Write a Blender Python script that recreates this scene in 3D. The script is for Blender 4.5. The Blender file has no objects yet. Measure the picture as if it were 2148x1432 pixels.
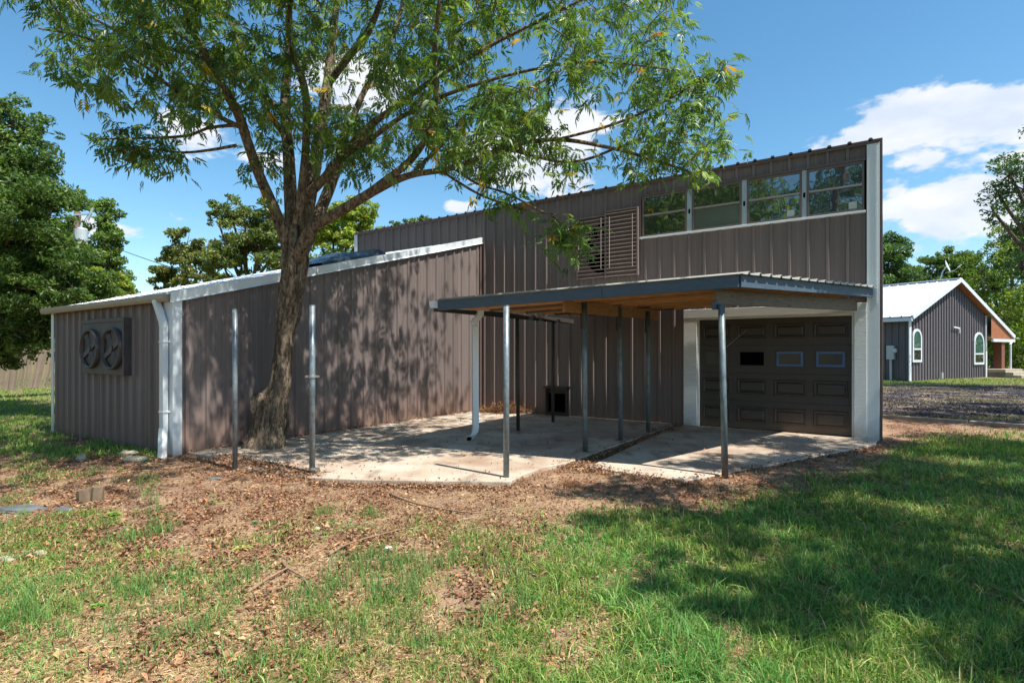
import bpy, math, random
import numpy as np
from mathutils import Vector, Matrix
random.seed(7); rng = np.random.default_rng(7)
C = bpy.context.scene.collection
SC = bpy.context.scene

# ------------------------------------------------------------------ camera, light, sky
F, CX, HY, CH = 1150.0, 1074.0, 735.0, 1.5
cam = bpy.data.cameras.new('camera'); cam_o = bpy.data.objects.new('camera', cam); C.objects.link(cam_o)
cam_o.location = (0, 0, CH); cam_o.rotation_euler = (math.radians(90), 0, 0)
cam.sensor_width = 36; cam.lens = F/2148*36; cam.shift_y = (HY-716)/2148
cam.clip_start = 0.05; cam.clip_end = 2000
SC.camera = cam_o
SUN_EL = 60.0; SUN_AZ = math.atan2(.785, -.62)
sdir = Vector((math.sin(SUN_AZ)*math.cos(math.radians(SUN_EL)), math.cos(SUN_AZ)*math.cos(math.radians(SUN_EL)), math.sin(math.radians(SUN_EL))))
sun = bpy.data.lights.new('sun', 'SUN'); sun.energy = 5.0; sun.angle = math.radians(.53); sun.color = (1, .95, .87)
sun_o = bpy.data.objects.new('sun', sun); C.objects.link(sun_o)
sun_o.rotation_euler = sdir.to_track_quat('Z', 'Y').to_euler(); sun_o.location = (10, -8, 20)
SC.view_settings.view_transform = 'Standard'; SC.view_settings.look = 'None'
SC.view_settings.gamma = 1; SC.view_settings.use_curve_mapping = False
SC.view_settings.exposure = 0.82
world = bpy.data.worlds.new('World'); SC.world = world; world.use_nodes = True
wn, wl = world.node_tree.nodes, world.node_tree.links
wn.clear()
wout = wn.new('ShaderNodeOutputWorld'); sky = wn.new('ShaderNodeTexSky')
sky.sky_type = 'NISHITA'; sky.sun_disc = False
sky.sun_elevation = math.radians(SUN_EL); sky.sun_rotation = SUN_AZ
sky.air_density = 1.0; sky.dust_density = 0.35; sky.ozone_density = 2.2
hs = wn.new('ShaderNodeHueSaturation'); hs.inputs['Hue'].default_value = .487; hs.inputs['Saturation'].default_value = 1.2; hs.inputs['Value'].default_value = 1.06
wl.new(sky.outputs[0], hs.inputs['Color'])
bg = wn.new('ShaderNodeBackground'); bg.inputs[1].default_value = 0.105
wl.new(hs.outputs[0], bg.inputs[0])
tc = wn.new('ShaderNodeTexCoord')
def wm(op, a, b=None, clamp=False):
    n = wn.new('ShaderNodeMath'); n.operation = op; n.use_clamp = clamp
    for i, v in enumerate((a, b)):
        if v is None: continue
        if isinstance(v, (int, float)): n.inputs[i].default_value = v
        else: wl.new(v, n.inputs[i])
    return n.outputs[0]
nz = wn.new('ShaderNodeTexNoise'); nz.inputs['Scale'].default_value = 11; nz.inputs['Detail'].default_value = 9; nz.inputs['Roughness'].default_value = .58
mp = wn.new('ShaderNodeMapping'); mp.inputs['Scale'].default_value = (1, 1, 2.2)
wl.new(tc.outputs['Generated'], mp.inputs[0]); wl.new(mp.outputs[0], nz.inputs['Vector'])
blobs = [(1880, 255, .115, 1.0), (1985, 232, .13, 1.15), (2100, 240, .15, 1.15), (1760, 300, .06, .85), (1820, 275, .08, .95), (1900, 425, .10, .95), (2000, 425, .12, 1.05), (2110, 445, .14, 1.0), (1945, 330, .06, .8), (2070, 325, .06, .7), (2230, 250, .2, 1.0), (2300, 420, .25, .9),
         (1120, 335, .19, 1.0), (1200, 260, .13, .95), (745, 165, .13, .85), (450, 290, .11, .75), (545, 325, .09, .75), (225, 480, .07, .6), (970, 437, .05, .75), (360, 455, .05, .35), (1600, 560, .05, .3)]
acc = None
for (px, py, r, w) in blobs:
    d = Vector(((px-CX)/F, 1, (HY-py)/F)).normalized()
    s = wn.new('ShaderNodeVectorMath'); s.operation = 'SUBTRACT'; s.inputs[1].default_value = d; wl.new(tc.outputs['Generated'], s.inputs[0])
    m = wn.new('ShaderNodeVectorMath'); m.operation = 'MULTIPLY'; m.inputs[1].default_value = (1, 1, 2.3); wl.new(s.outputs[0], m.inputs[0])
    l = wn.new('ShaderNodeVectorMath'); l.operation = 'LENGTH'; wl.new(m.outputs[0], l.inputs[0])
    v = wm('MULTIPLY', wm('SUBTRACT', 1.0, wm('DIVIDE', l.outputs['Value'], r), True), w)
    acc = v if acc is None else wm('MAXIMUM', acc, v)
nn = wm('MULTIPLY', wm('SUBTRACT', nz.outputs[0], .5), 2.9)
cl = wm('ADD', wm('MULTIPLY', acc, 1.35), nn)
far = wm('MULTIPLY', wm('SUBTRACT', nz.outputs[0], .63), 4)       # thin scattered cloud elsewhere in the dome
cr = wn.new('ShaderNodeMapRange'); cr.inputs[1].default_value = .36; cr.inputs[2].default_value = .78; cr.interpolation_type = 'SMOOTHSTEP'
gate = wm('MULTIPLY', wm('MULTIPLY', acc, 6, True), cl)
wl.new(gate, cr.inputs[0])
cf = wm('MULTIPLY', cr.outputs[0], .93)
bgc = wn.new('ShaderNodeBackground'); bgc.inputs[1].default_value = .60
nz2 = wn.new('ShaderNodeTexNoise'); nz2.inputs['Scale'].default_value = 9; nz2.inputs['Detail'].default_value = 6
wl.new(mp.outputs[0], nz2.inputs['Vector'])
rc = wn.new('ShaderNodeValToRGB'); rc.color_ramp.elements[0].position = .35; rc.color_ramp.elements[0].color = (.74, .82, .95, 1)
rc.color_ramp.elements[1].position = .62; rc.color_ramp.elements[1].color = (1, 1, 1.02, 1)
wl.new(nz2.outputs[0], rc.inputs[0]); wl.new(rc.outputs[0], bgc.inputs[0])
mx = wn.new('ShaderNodeMixShader'); wl.new(cf, mx.inputs[0]); wl.new(bg.outputs[0], mx.inputs[1]); wl.new(bgc.outputs[0], mx.inputs[2])
wl.new(mx.outputs[0], wout.inputs[0])

# ------------------------------------------------------------------ helpers
def at(px, py, Y): return Vector(((px-CX)/F*Y, Y, CH+(HY-py)/F*Y))
def g(px, py, z=0.0):
    Y = F*(CH-z)/(py-HY); return Vector(((px-CX)/F*Y, Y, z))

class MB:
    def __init__(s): s.v = []; s.f = []
    def add(s, vs, fs):
        n = len(s.v); s.v += [tuple(v) for v in vs]; s.f += [tuple(i+n for i in f) for f in fs]; return s
    def box(s, x0, x1, y0, y1, z0, z1):
        return s.add([(x0,y0,z0),(x1,y0,z0),(x1,y1,z0),(x0,y1,z0),(x0,y0,z1),(x1,y0,z1),(x1,y1,z1),(x0,y1,z1)],
                     [(0,3,2,1),(4,5,6,7),(0,1,5,4),(1,2,6,5),(2,3,7,6),(3,0,4,7)])
    def bar(s, p0, p1, w, h, up=(0,0,1)):
        p0, p1 = Vector(p0), Vector(p1); d = (p1-p0).normalized(); u = Vector(up)
        sd = d.cross(u).normalized(); u = sd.cross(d).normalized()
        vs = []
        for p in (p0, p1):
            for a, b in ((-1,-1),(1,-1),(1,1),(-1,1)): vs.append(p+sd*a*w/2+u*b*h/2)
        return s.add(vs, [(0,3,2,1),(4,5,6,7),(0,1,5,4),(1,2,6,5),(2,3,7,6),(3,0,4,7)])
    def tube(s, pts, rad, n=10, cap=True):
        pts = [Vector(p) for p in pts]
        if not hasattr(rad, '__len__'): rad = [rad]*len(pts)
        base = len(s.v); ref = None
        for i, p in enumerate(pts):
            d = (pts[min(i+1, len(pts)-1)]-pts[max(i-1, 0)]).normalized()
            if ref is None: ref = d.orthogonal().normalized()
            a = (ref-d*ref.dot(d)).normalized(); b = d.cross(a); ref = a
            for k in range(n):
                t = 2*math.pi*k/n; s.v.append(tuple(p+(a*math.cos(t)+b*math.sin(t))*rad[i]))
        for i in range(len(pts)-1):
            for k in range(n):
                k2 = (k+1) % n
                s.f.append((base+i*n+k, base+i*n+k2, base+(i+1)*n+k2, base+(i+1)*n+k))
        if cap:
            s.f.append(tuple(base+k for k in reversed(range(n)))); e = base+(len(pts)-1)*n
            s.f.append(tuple(e+k for k in range(n)))
        return s
    def prism(s, poly, z0, z1):
        n = len(poly); vs = [(p[0], p[1], z0) for p in poly]+[(p[0], p[1], z1) for p in poly]
        fs = [tuple(reversed(range(n))), tuple(range(n, 2*n))]+[(i, (i+1) % n, (i+1) % n+n, i+n) for i in range(n)]
        return s.add(vs, fs)
    def build(s, name, m, parent=None, smooth=False, bevel=0):
        me = bpy.data.meshes.new(name); me.from_pydata(s.v, [], s.f); me.update()
        me.materials.append(m)
        if smooth: me.polygons.foreach_set('use_smooth', [True]*len(me.polygons))
        o = bpy.data.objects.new(name, me); C.objects.link(o)
        if parent: o.parent = parent
        if bevel:
            b = o.modifiers.new('bevel', 'BEVEL'); b.width = bevel; b.segments = 2; b.limit_method = 'ANGLE'
        return o

def tag(o, label=None, cat=None, group=None, kind=None):
    if label: o['label'] = label
    if cat: o['category'] = cat
    if group: o['group'] = group
    if kind: o['kind'] = kind
    return o
def empty(name, loc=(0,0,0), rz=0, label=None, cat=None, group=None):
    o = bpy.data.objects.new(name, None); C.objects.link(o); o.location = loc; o.rotation_euler = (0,0,rz); o.empty_display_size = .2
    return tag(o, label, cat, group)
def copy_obj(o, parent=None, loc=None):
    c = o.copy(); C.objects.link(c)
    if parent: c.parent = parent
    if loc is not None: c.location = loc
    return c

def npmesh(name, verts, faces, m, parent=None, col=None, smooth=False):
    """verts (N,3); faces (M,k) ; optional per-vertex colour (N,3)"""
    me = bpy.data.meshes.new(name); M, k = faces.shape
    me.vertices.add(len(verts)); me.vertices.foreach_set('co', verts.astype(np.float32).ravel())
    me.loops.add(M*k); me.loops.foreach_set('vertex_index', faces.astype(np.int32).ravel())
    me.polygons.add(M); me.polygons.foreach_set('loop_start', np.arange(0, M*k, k, dtype=np.int32))
    me.polygons.foreach_set('loop_total', np.full(M, k, dtype=np.int32))
    if smooth: me.polygons.foreach_set('use_smooth', np.ones(M, dtype=bool))
    me.update(calc_edges=True)
    if col is not None:
        a = me.color_attributes.new('tint', 'FLOAT_COLOR', 'POINT')
        a.data.foreach_set('color', np.hstack([col, np.ones((len(col), 1))]).astype(np.float32).ravel())
    me.materials.append(m)
    o = bpy.data.objects.new(name, me); C.objects.link(o)
    if parent: o.parent = parent
    return o

# value noise on arrays
_perm = rng.permutation(4096); _val = rng.random(4096)
def vnoise(x, y, sc=1.0, oct=3):
    x = np.asarray(x, float)*sc+1000.3; y = np.asarray(y, float)*sc+1000.7; r = 0; a = 1; tot = 0
    for _ in range(oct):
        xi = np.floor(x).astype(int); yi = np.floor(y).astype(int); fx = x-xi; fy = y-yi
        fx = fx*fx*(3-2*fx); fy = fy*fy*(3-2*fy)
        h = lambda i, j: _val[(_perm[(i) & 4095]+j*57) & 4095]
        v = (h(xi, yi)*(1-fx)+h(xi+1, yi)*fx)*(1-fy)+(h(xi, yi+1)*(1-fx)+h(xi+1, yi+1)*fx)*fy
        r = r+v*a; tot += a; a *= .5; x = x*2.03+11.1; y = y*2.03+7.7
    return r/tot
def sstep(a, b, x): t = np.clip((x-a)/(b-a), 0, 1); return t*t*(3-2*t)

# ------------------------------------------------------------------ materials
def lin(r, gg, b): return tuple(((c/255)/12.92 if c/255 <= .04045 else ((c/255+.055)/1.055)**2.4) for c in (r, gg, b))
def mat(name, col, rough=.5, metal=0, var=.15, scale=4, bump=0, bscale=60, col2=None, stretch=(1,1,1), spec=.5, streak=0, objrand=0, low=.35, high=.7):
    m = bpy.data.materials.new(name); m.use_nodes = True; n, l = m.node_tree.nodes, m.node_tree.links
    b = n['Principled BSDF']; b.inputs['Roughness'].default_value = rough; b.inputs['Metallic'].default_value = metal
    b.inputs['Specular IOR Level'].default_value = spec
    t = n.new('ShaderNodeTexCoord'); mpn = n.new('ShaderNodeMapping'); mpn.inputs['Scale'].default_value = stretch
    l.new(t.outputs['Object'], mpn.inputs[0])
    nt = n.new('ShaderNodeTexNoise'); nt.inputs['Scale'].default_value = scale; nt.inputs['Detail'].default_value = 7; nt.inputs['Roughness'].default_value = .62
    l.new(mpn.outputs[0], nt.inputs['Vector'])
    r = n.new('ShaderNodeValToRGB'); r.color_ramp.elements[0].position = low; r.color_ramp.elements[1].position = high
    c2 = col2 if col2 else tuple(c*(1+var) for c in col)
    c1 = col if col2 else tuple(c*(1-var) for c in col)
    r.color_ramp.elements[0].color = (*c1, 1); r.color_ramp.elements[1].color = (*c2, 1)
    l.new(nt.outputs[0], r.inputs[0]); out = r.outputs[0]
    if objrand:
        oi = n.new('ShaderNodeObjectInfo'); mr = n.new('ShaderNodeMapRange'); mr.inputs[3].default_value = 1-objrand; mr.inputs[4].default_value = 1+objrand
        l.new(oi.outputs['Random'], mr.inputs[0])
        h = n.new('ShaderNodeHueSaturation'); l.new(mr.outputs[0], h.inputs['Value']); l.new(out, h.inputs['Color']); out = h.outputs[0]
    l.new(out, b.inputs['Base Color'])
    if bump:
        nb = n.new('ShaderNodeTexNoise'); nb.inputs['Scale'].default_value = bscale; nb.inputs['Detail'].default_value = 5
        l.new(mpn.outputs[0], nb.inputs['Vector'])
        bp = n.new('ShaderNodeBump'); bp.inputs['Strength'].default_value = bump; bp.inputs['Distance'].default_value = .02
        l.new(nb.outputs[0], bp.inputs['Height']); l.new(bp.outputs[0], b.inputs['Normal'])
    return m

def add_dirt(m, z0, z1, col, amt=.6):
    """splashed soil near the bottom of a wall: real dirt, broken up by noise"""
    n, l = m.node_tree.nodes, m.node_tree.links; b = n['Principled BSDF']; src = b.inputs['Base Color'].links[0].from_socket
    t = n.new('ShaderNodeTexCoord'); sx = n.new('ShaderNodeSeparateXYZ'); l.new(t.outputs['Object'], sx.inputs[0])
    nt = n.new('ShaderNodeTexNoise'); nt.inputs['Scale'].default_value = 7; nt.inputs['Detail'].default_value = 8
    l.new(t.outputs['Object'], nt.inputs['Vector'])
    a = n.new('ShaderNodeMath'); a.operation = 'MULTIPLY_ADD'; a.inputs[1].default_value = -.5; l.new(nt.outputs[0], a.inputs[0]); l.new(sx.outputs[2], a.inputs[2])
    mr = n.new('ShaderNodeMapRange'); mr.inputs[1].default_value = z0-.25; mr.inputs[2].default_value = z1-.25; mr.inputs[3].default_value = amt; mr.inputs[4].default_value = 0
    l.new(a.outputs[0], mr.inputs[0])
    mix = n.new('ShaderNodeMix'); mix.data_type = 'RGBA'; l.new(mr.outputs[0], mix.inputs[0]); l.new(src, mix.inputs[6]); mix.inputs[7].default_value = (*col, 1)
    l.new(mix.outputs[2], b.inputs['Base Color'])

def leafmat(name, trans=.35, rough=.5, spec=.3):
    m = bpy.data.materials.new(name); m.use_nodes = True; n, l = m.node_tree.nodes, m.node_tree.links
    b = n['Principled BSDF']; b.inputs['Roughness'].default_value = rough; b.inputs['Specular IOR Level'].default_value = spec
    a = n.new('ShaderNodeAttribute'); a.attribute_name = 'tint'; l.new(a.outputs['Color'], b.inputs['Base Color'])
    if trans:
        tr = n.new('ShaderNodeBsdfTranslucent'); h = n.new('ShaderNodeHueSaturation'); h.inputs['Value'].default_value = 1.5; h.inputs['Hue'].default_value = .49; h.inputs['Saturation'].default_value = 1.1
        l.new(a.outputs['Color'], h.inputs['Color']); l.new(h.outputs[0], tr.inputs[0])
        mxs = n.new('ShaderNodeMixShader'); mxs.inputs[0].default_value = trans
        l.new(b.outputs[0], mxs.inputs[1]); l.new(tr.outputs[0], mxs.inputs[2]); l.new(mxs.outputs[0], n['Material Output'].inputs[0])
    return m

SIDING = lin(113, 102, 99)
M = {}
M['siding'] = mat('taupe_siding', tuple(c*.98 for c in SIDING), .5, .0, .10, 2.2, .10, 5, stretch=(1,1,.12), objrand=.09, spec=.3); add_dirt(M['siding'], .0, .55, lin(125, 95, 78), .55)
M['siding2'] = mat('taupe_siding_annex', SIDING, .5, .0, .12, 2.6, .12, 5, stretch=(1,1,.15), objrand=.10, spec=.3); add_dirt(M['siding2'], .0, .8, lin(130, 98, 80), .5)
M['browntrim'] = mat('brown_trim', lin(96, 80, 76), .45, 0, .08, 5)
M['white'] = mat('white_metal_trim', lin(214, 220, 224), .35, 0, .05, 3, .02, 12, stretch=(1,1,.3)); add_dirt(M['white'], .0, .35, lin(150, 130, 112), .5)
M['gutter'] = mat('tan_gutter', lin(150, 141, 124), .45, 0, .12, 4, .02, 12)  # tan, darker than the white trim
M['woodwhite'] = mat('white_painted_wood', lin(220, 221, 219), .55, 0, .07, 8, .25, 12, stretch=(1,1,8)); add_dirt(M['woodwhite'], .0, .3, lin(140, 120, 100), .55)
M['roofmetal'] = mat('galvalume_roof', lin(196, 202, 208), .33, .35, .12, 2.2, .03, 10, objrand=.03)
M['roofunder'] = mat('carport_roof_sheet', lin(178, 174, 166), .42, .35, .14, 3, .03, 10, objrand=.03)
M['slate'] = mat('slate_blue_paint', lin(66, 82, 98), .6, 0, .18, 9, .25, 14, stretch=(1,1,5))
M['galv'] = mat('galvanised_pipe', lin(118, 128, 134), .42, .35, .30, 26, .06, 60, stretch=(1,1,.6))
M['galvdirty'] = mat('weathered_pipe', lin(104, 116, 120), .5, .3, .35, 14, .06, 60, stretch=(1,1,.5)); add_dirt(M['galvdirty'], .0, .3, lin(90, 82, 75), .7)
M['rust'] = mat('rust', lin(70, 42, 32), .8, 0, .3, 20, .2, 40)
M['pipedark'] = mat('dark_brown_steel', lin(62, 54, 50), .6, .1, .25, 10, .1, 30)
M['concrete'] = None
M['doorbrown'] = mat('dark_brown_door', lin(56, 49, 45), .4, 0, .2, 5, .15, 30, stretch=(3,1,30)); add_dirt(M['doorbrown'], .0, .45, lin(120, 92, 68), .45)
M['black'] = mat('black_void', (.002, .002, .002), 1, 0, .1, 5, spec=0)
M['tape'] = mat('blue_tape', lin(80, 106, 150), .6, 0, .15, 20)
M['guard'] = mat('pale_guard_wire', lin(168, 150, 144), .6, 0, .15, 8)
M['ventb'] = mat('dark_brown_board', lin(74, 67, 66), .6, 0, .2, 6)  # dark brown shared by the vent board, rings and blades
M['mull'] = mat('pale_mullion', lin(158, 172, 178), .45, .1, .08, 6)
M['alu'] = mat('aged_aluminium', lin(150, 146, 142), .4, .5, .12, 10)
M['bronze'] = mat('bronze_window_frame', lin(104, 92, 88), .45, .2, .12, 10)
M['sticker'] = mat('paper_sticker', lin(190, 196, 190), .6, 0, .2, 60)
M['stone'] = mat('pale_limestone', lin(160, 150, 132), .9, 0, .35, 14, .5, 18)
M['slatestone'] = mat('grey_slate', lin(92, 94, 98), .8, 0, .3, 9, .4, 18)
M['stick'] = mat('dry_wood', lin(140, 112, 86), .85, 0, .3, 14, .4, 40)
M['stump'] = mat('weathered_stump', lin(108, 92, 74), .9, 0, .35, 12, .5, 40, stretch=(1,1,.15))
M['fence'] = mat('grey_weathered_pickets', lin(122, 110, 96), .85, 0, .25, 6, .3, 30, stretch=(1,1,.12), objrand=.22)
M['pole'] = mat('creosote_pole', lin(98, 80, 68), .85, 0, .25, 6, .3, 30, stretch=(1,1,.1))
M['grey'] = mat('grey_enamel', lin(176, 184, 188), .4, .1, .08, 5)
M['wire'] = mat('black_cable', lin(40, 40, 42), .6)
M['housewall'] = mat('house_siding', lin(97, 92, 96), .5, 0, .06, 3, objrand=.03)
M['houseroof'] = mat('house_roof', lin(214, 220, 226), .35, .15, .06, 2)
M['cedar'] = mat('cedar_soffit', lin(150, 92, 58), .55, 0, .2, 6, .1, 20, stretch=(1,1,1))
M['brick'] = mat('terracotta_column', lin(116, 72, 54), .7, 0, .25, 14, .2, 30)
M['bluegrey'] = mat('bluegrey_roofing', lin(96, 108, 128), .6, 0, .15, 4)
M['farwall'] = mat('far_house_wall', lin(150, 152, 150), .6, 0, .1, 3)

def pine(name, a, b):
    m = mat(name, a, .65, 0, .2, 5, .12, 25, col2=b, stretch=(1.2, 1.2, 14), objrand=.35); n, l = m.node_tree.nodes, m.node_tree.links
    bs = n['Principled BSDF']; src = bs.inputs['Base Color'].links[0].from_socket
    t = n.new('ShaderNodeTexCoord'); v = n.new('ShaderNodeTexVoronoi'); v.inputs['Scale'].default_value = 2.6; l.new(t.outputs['Object'], v.inputs['Vector'])
    r = n.new('ShaderNodeValToRGB'); r.color_ramp.elements[0].position = .035; r.color_ramp.elements[0].color = (.08, .03, .015, 1); r.color_ramp.elements[1].position = .09; r.color_ramp.elements[1].color = (1, 1, 1, 1)
    l.new(v.outputs['Distance'], r.inputs[0])
    mi = n.new('ShaderNodeMix'); mi.data_type = 'RGBA'; mi.blend_type = 'MULTIPLY'; mi.inputs[0].default_value = .85
    l.new(src, mi.inputs[6]); l.new(r.outputs[0], mi.inputs[7]); l.new(mi.outputs[2], bs.inputs['Base Color'])
    return m
M['pine'] = pine('knotty_pine', lin(160, 110, 68), lin(200, 150, 98))
M['pineold'] = pine('weathered_pine', lin(84, 70, 58), lin(122, 102, 84))

def glass_mat(name, base, refl, rough=.02):
    m = bpy.data.materials.new(name); m.use_nodes = True; n, l = m.node_tree.nodes, m.node_tree.links
    b = n['Principled BSDF']; b.inputs['Base Color'].default_value = (*base, 1); b.inputs['Roughness'].default_value = .35
    gl = n.new('ShaderNodeBsdfGlossy'); gl.inputs['Color'].default_value = (.92, .97, 1, 1); gl.inputs['Roughness'].default_value = rough
    nb = n.new('ShaderNodeTexNoise'); nb.inputs['Scale'].default_value = 2.2; t = n.new('ShaderNodeTexCoord'); l.new(t.outputs['Object'], nb.inputs['Vector'])
    bp = n.new('ShaderNodeBump'); bp.inputs['Strength'].default_value = .06; bp.inputs['Distance'].default_value = .05; l.new(nb.outputs[0], bp.inputs['Height']); l.new(bp.outputs[0], gl.inputs['Normal'])
    fr = n.new('ShaderNodeFresnel'); fr.inputs['IOR'].default_value = 1.5
    a = n.new('ShaderNodeMath'); a.operation = 'ADD'; a.inputs[1].default_value = refl; l.new(fr.outputs[0], a.inputs[0])
    ms = n.new('ShaderNodeMixShader'); l.new(a.outputs[0], ms.inputs[0]); l.new(b.outputs[0], ms.inputs[1]); l.new(gl.outputs[0], ms.inputs[2]); l.new(ms.outputs[0], n['Material Output'].inputs[0])
    return m
M['glass'] = glass_mat('dark_window_glass', (.008, .011, .012), .20)
M['doorglass'] = glass_mat('door_window_glass', (.01, .01, .01), -.03, .06)
M['screen'] = glass_mat('dusty_window_glass', (.07, .08, .085), .12, .12)
M['greenglass'] = glass_mat('green_window_glass', (.03, .10, .08), .16)

def concrete():
    m = mat('concrete', lin(160, 145, 128), .85, 0, .1, 1.6, .25, 30, col2=lin(198, 185, 168)); n, l = m.node_tree.nodes, m.node_tree.links
    b = n['Principled BSDF']; src = b.inputs['Base Color'].links[0].from_socket
    t = n.new('ShaderNodeTexCoord')
    def layer(src, scale, lo, hi, col, fac, st=(1,1,1), det=8):
        mm = n.new('ShaderNodeMapping'); mm.inputs['Scale'].default_value = st; l.new(t.outputs['Object'], mm.inputs[0])
        nt = n.new('ShaderNodeTexNoise'); nt.inputs['Scale'].default_value = scale; nt.inputs['Detail'].default_value = det; l.new(mm.outputs[0], nt.inputs['Vector'])
        mr = n.new('ShaderNodeMapRange'); mr.inputs[1].default_value = lo; mr.inputs[2].default_value = hi; mr.inputs[4].default_value = fac; l.new(nt.outputs[0], mr.inputs[0])
        mi = n.new('ShaderNodeMix'); mi.data_type = 'RGBA'; l.new(mr.outputs[0], mi.inputs[0]); l.new(src, mi.inputs[6]); mi.inputs[7].default_value = (*col, 1); return mi.outputs[2]
    src = layer(src, .9, .46, .70, lin(136, 104, 80), .75)
    src = layer(src, 3.1, .55, .70, lin(112, 88, 72), .65, (1, .5, 1))
    src = layer(src, 30, .58, .72, lin(100, 84, 72), .5)
    l.new(src, b.inputs['Base Color']); return m
M['concrete'] = concrete()

def bark(name, a, b, sc=1.0):
    m = mat(name, a, .92, 0, .3, 9*sc, 0, 10, col2=b, stretch=(1, 1, .22), spec=.15, low=.33, high=.68); n, l = m.node_tree.nodes, m.node_tree.links
    bs = n['Principled BSDF']; t = n.new('ShaderNodeTexCoord'); mm = n.new('ShaderNodeMapping'); mm.inputs['Scale'].default_value = (1, 1, .33); l.new(t.outputs['Object'], mm.inputs[0])
    v = n.new('ShaderNodeTexNoise'); v.inputs['Scale'].default_value = 26*sc; v.inputs['Detail'].default_value = 8; v.inputs['Roughness'].default_value = .7; l.new(mm.outputs[0], v.inputs['Vector'])
    bp = n.new('ShaderNodeBump'); bp.inputs['Strength'].default_value = 1; bp.inputs['Distance'].default_value = .06; src = bs.inputs['Base Color'].links[0].from_socket; rr = n.new('ShaderNodeValToRGB'); rr.color_ramp.elements[0].position = .40; rr.color_ramp.elements[0].color = (.22, .19, .17, 1); rr.color_ramp.elements[1].position = .54; rr.color_ramp.elements[1].color = (1, 1, 1, 1); l.new(v.outputs[0], rr.inputs[0]); mi = n.new('ShaderNodeMix'); mi.data_type = 'RGBA'; mi.blend_type = 'MULTIPLY'; mi.inputs[0].default_value = .9; l.new(src, mi.inputs[6]); l.new(rr.outputs[0], mi.inputs[7]); l.new(mi.outputs[2], bs.inputs['Base Color']); l.new(v.outputs[0], bp.inputs['Height']); l.new(bp.outputs[0], bs.inputs['Normal'])  # cracks darkened in the colour, standing in for shade in the crevices
    return m
M['bark'] = bark('grey_brown_bark', lin(84, 70, 58), lin(176, 158, 136), 1.5)
M['leaf'] = leafmat('tree_leaf', .42, .4, .45)
M['grass'] = leafmat('grass_blade', .30, .5, .3)
M['litter'] = leafmat('dry_leaf', .12, .8, .1)

# ------------------------------------------------------------------ ground
R0 = Vector((6.24, 9.32, 0)); ANG = math.atan2(-.5617, .8274)
u1 = Vector((-.8274, .5617, 0)); u2 = Vector((.5617, .8274, 0))
def slab_poly(pts): return [g(*p) for p in pts]
SLAB_L = slab_poly([(452, 957), (520, 981), (585, 991), (650, 1000), (760, 1005), (900, 1007), (1070, 1009), (1095, 995), (1140, 979), (1190, 969), (1419, 889)])
SLAB_L += [R0+u1*(8.5-4.0), R0+u1*8.49]; SLAB_L[-2] = R0+u1*3.49
SLAB_L += [R0+u1*8.49-u2*7.2]
SLAB_R = [g(1236, 976), g(1330, 992), g(1440, 1006), g(1640, 969), g(1836, 931), R0+u1*.02-u2*.02, R0+u1*3.40, ]
def inpoly(x, y, poly):
    c = np.zeros(np.shape(x), bool); n = len(poly); j = n-1
    for i in range(n):
        xi, yi, xj, yj = poly[i][0], poly[i][1], poly[j][0], poly[j][1]
        c ^= ((yi > y) != (yj > y)) & (x < (xj-xi)*(y-yi)/((yj-yi) if yj != yi else 1e-9)+xi); j = i
    return c
def gz(x, y):
    x = np.asarray(x, float); y = np.asarray(y, float)
    z = -.042 + .045*(vnoise(x, y, .35, 3)-.5)+.03*(vnoise(x, y, 2.2, 2)-.5)
    z = z - .09*sstep(-6, -10, x)*sstep(4, 9, y)*sstep(30, 14, y)
    z = z - .035*sstep(6.7, 5.6, y)*sstep(.8, 2.2, x)
    return z
def axis(a, b, fine0, fine1, step):
    xs = list(np.arange(fine0, fine1+1e-6, step)); s = step; x = fine1
    while x < b: s *= 1.25; x += s; xs.append(x)
    s = step; x = fine0
    while x > a: s *= 1.25; x -= s; xs.insert(0, x)
    return np.array(xs)
gx = axis(-500, 500, -11, 11, .11); gy = axis(-400, 900, 1.6, 14, .11)
GX, GY = np.meshgrid(gx, gy); GZ = gz(GX, GY)
nxn, nyn = len(gx), len(gy); idx = np.arange(nxn*nyn).reshape(nyn, nxn)
fc = np.stack([idx[:-1,:-1], idx[:-1,1:], idx[1:,1:], idx[1:,:-1]], -1).reshape(-1, 4)

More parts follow.
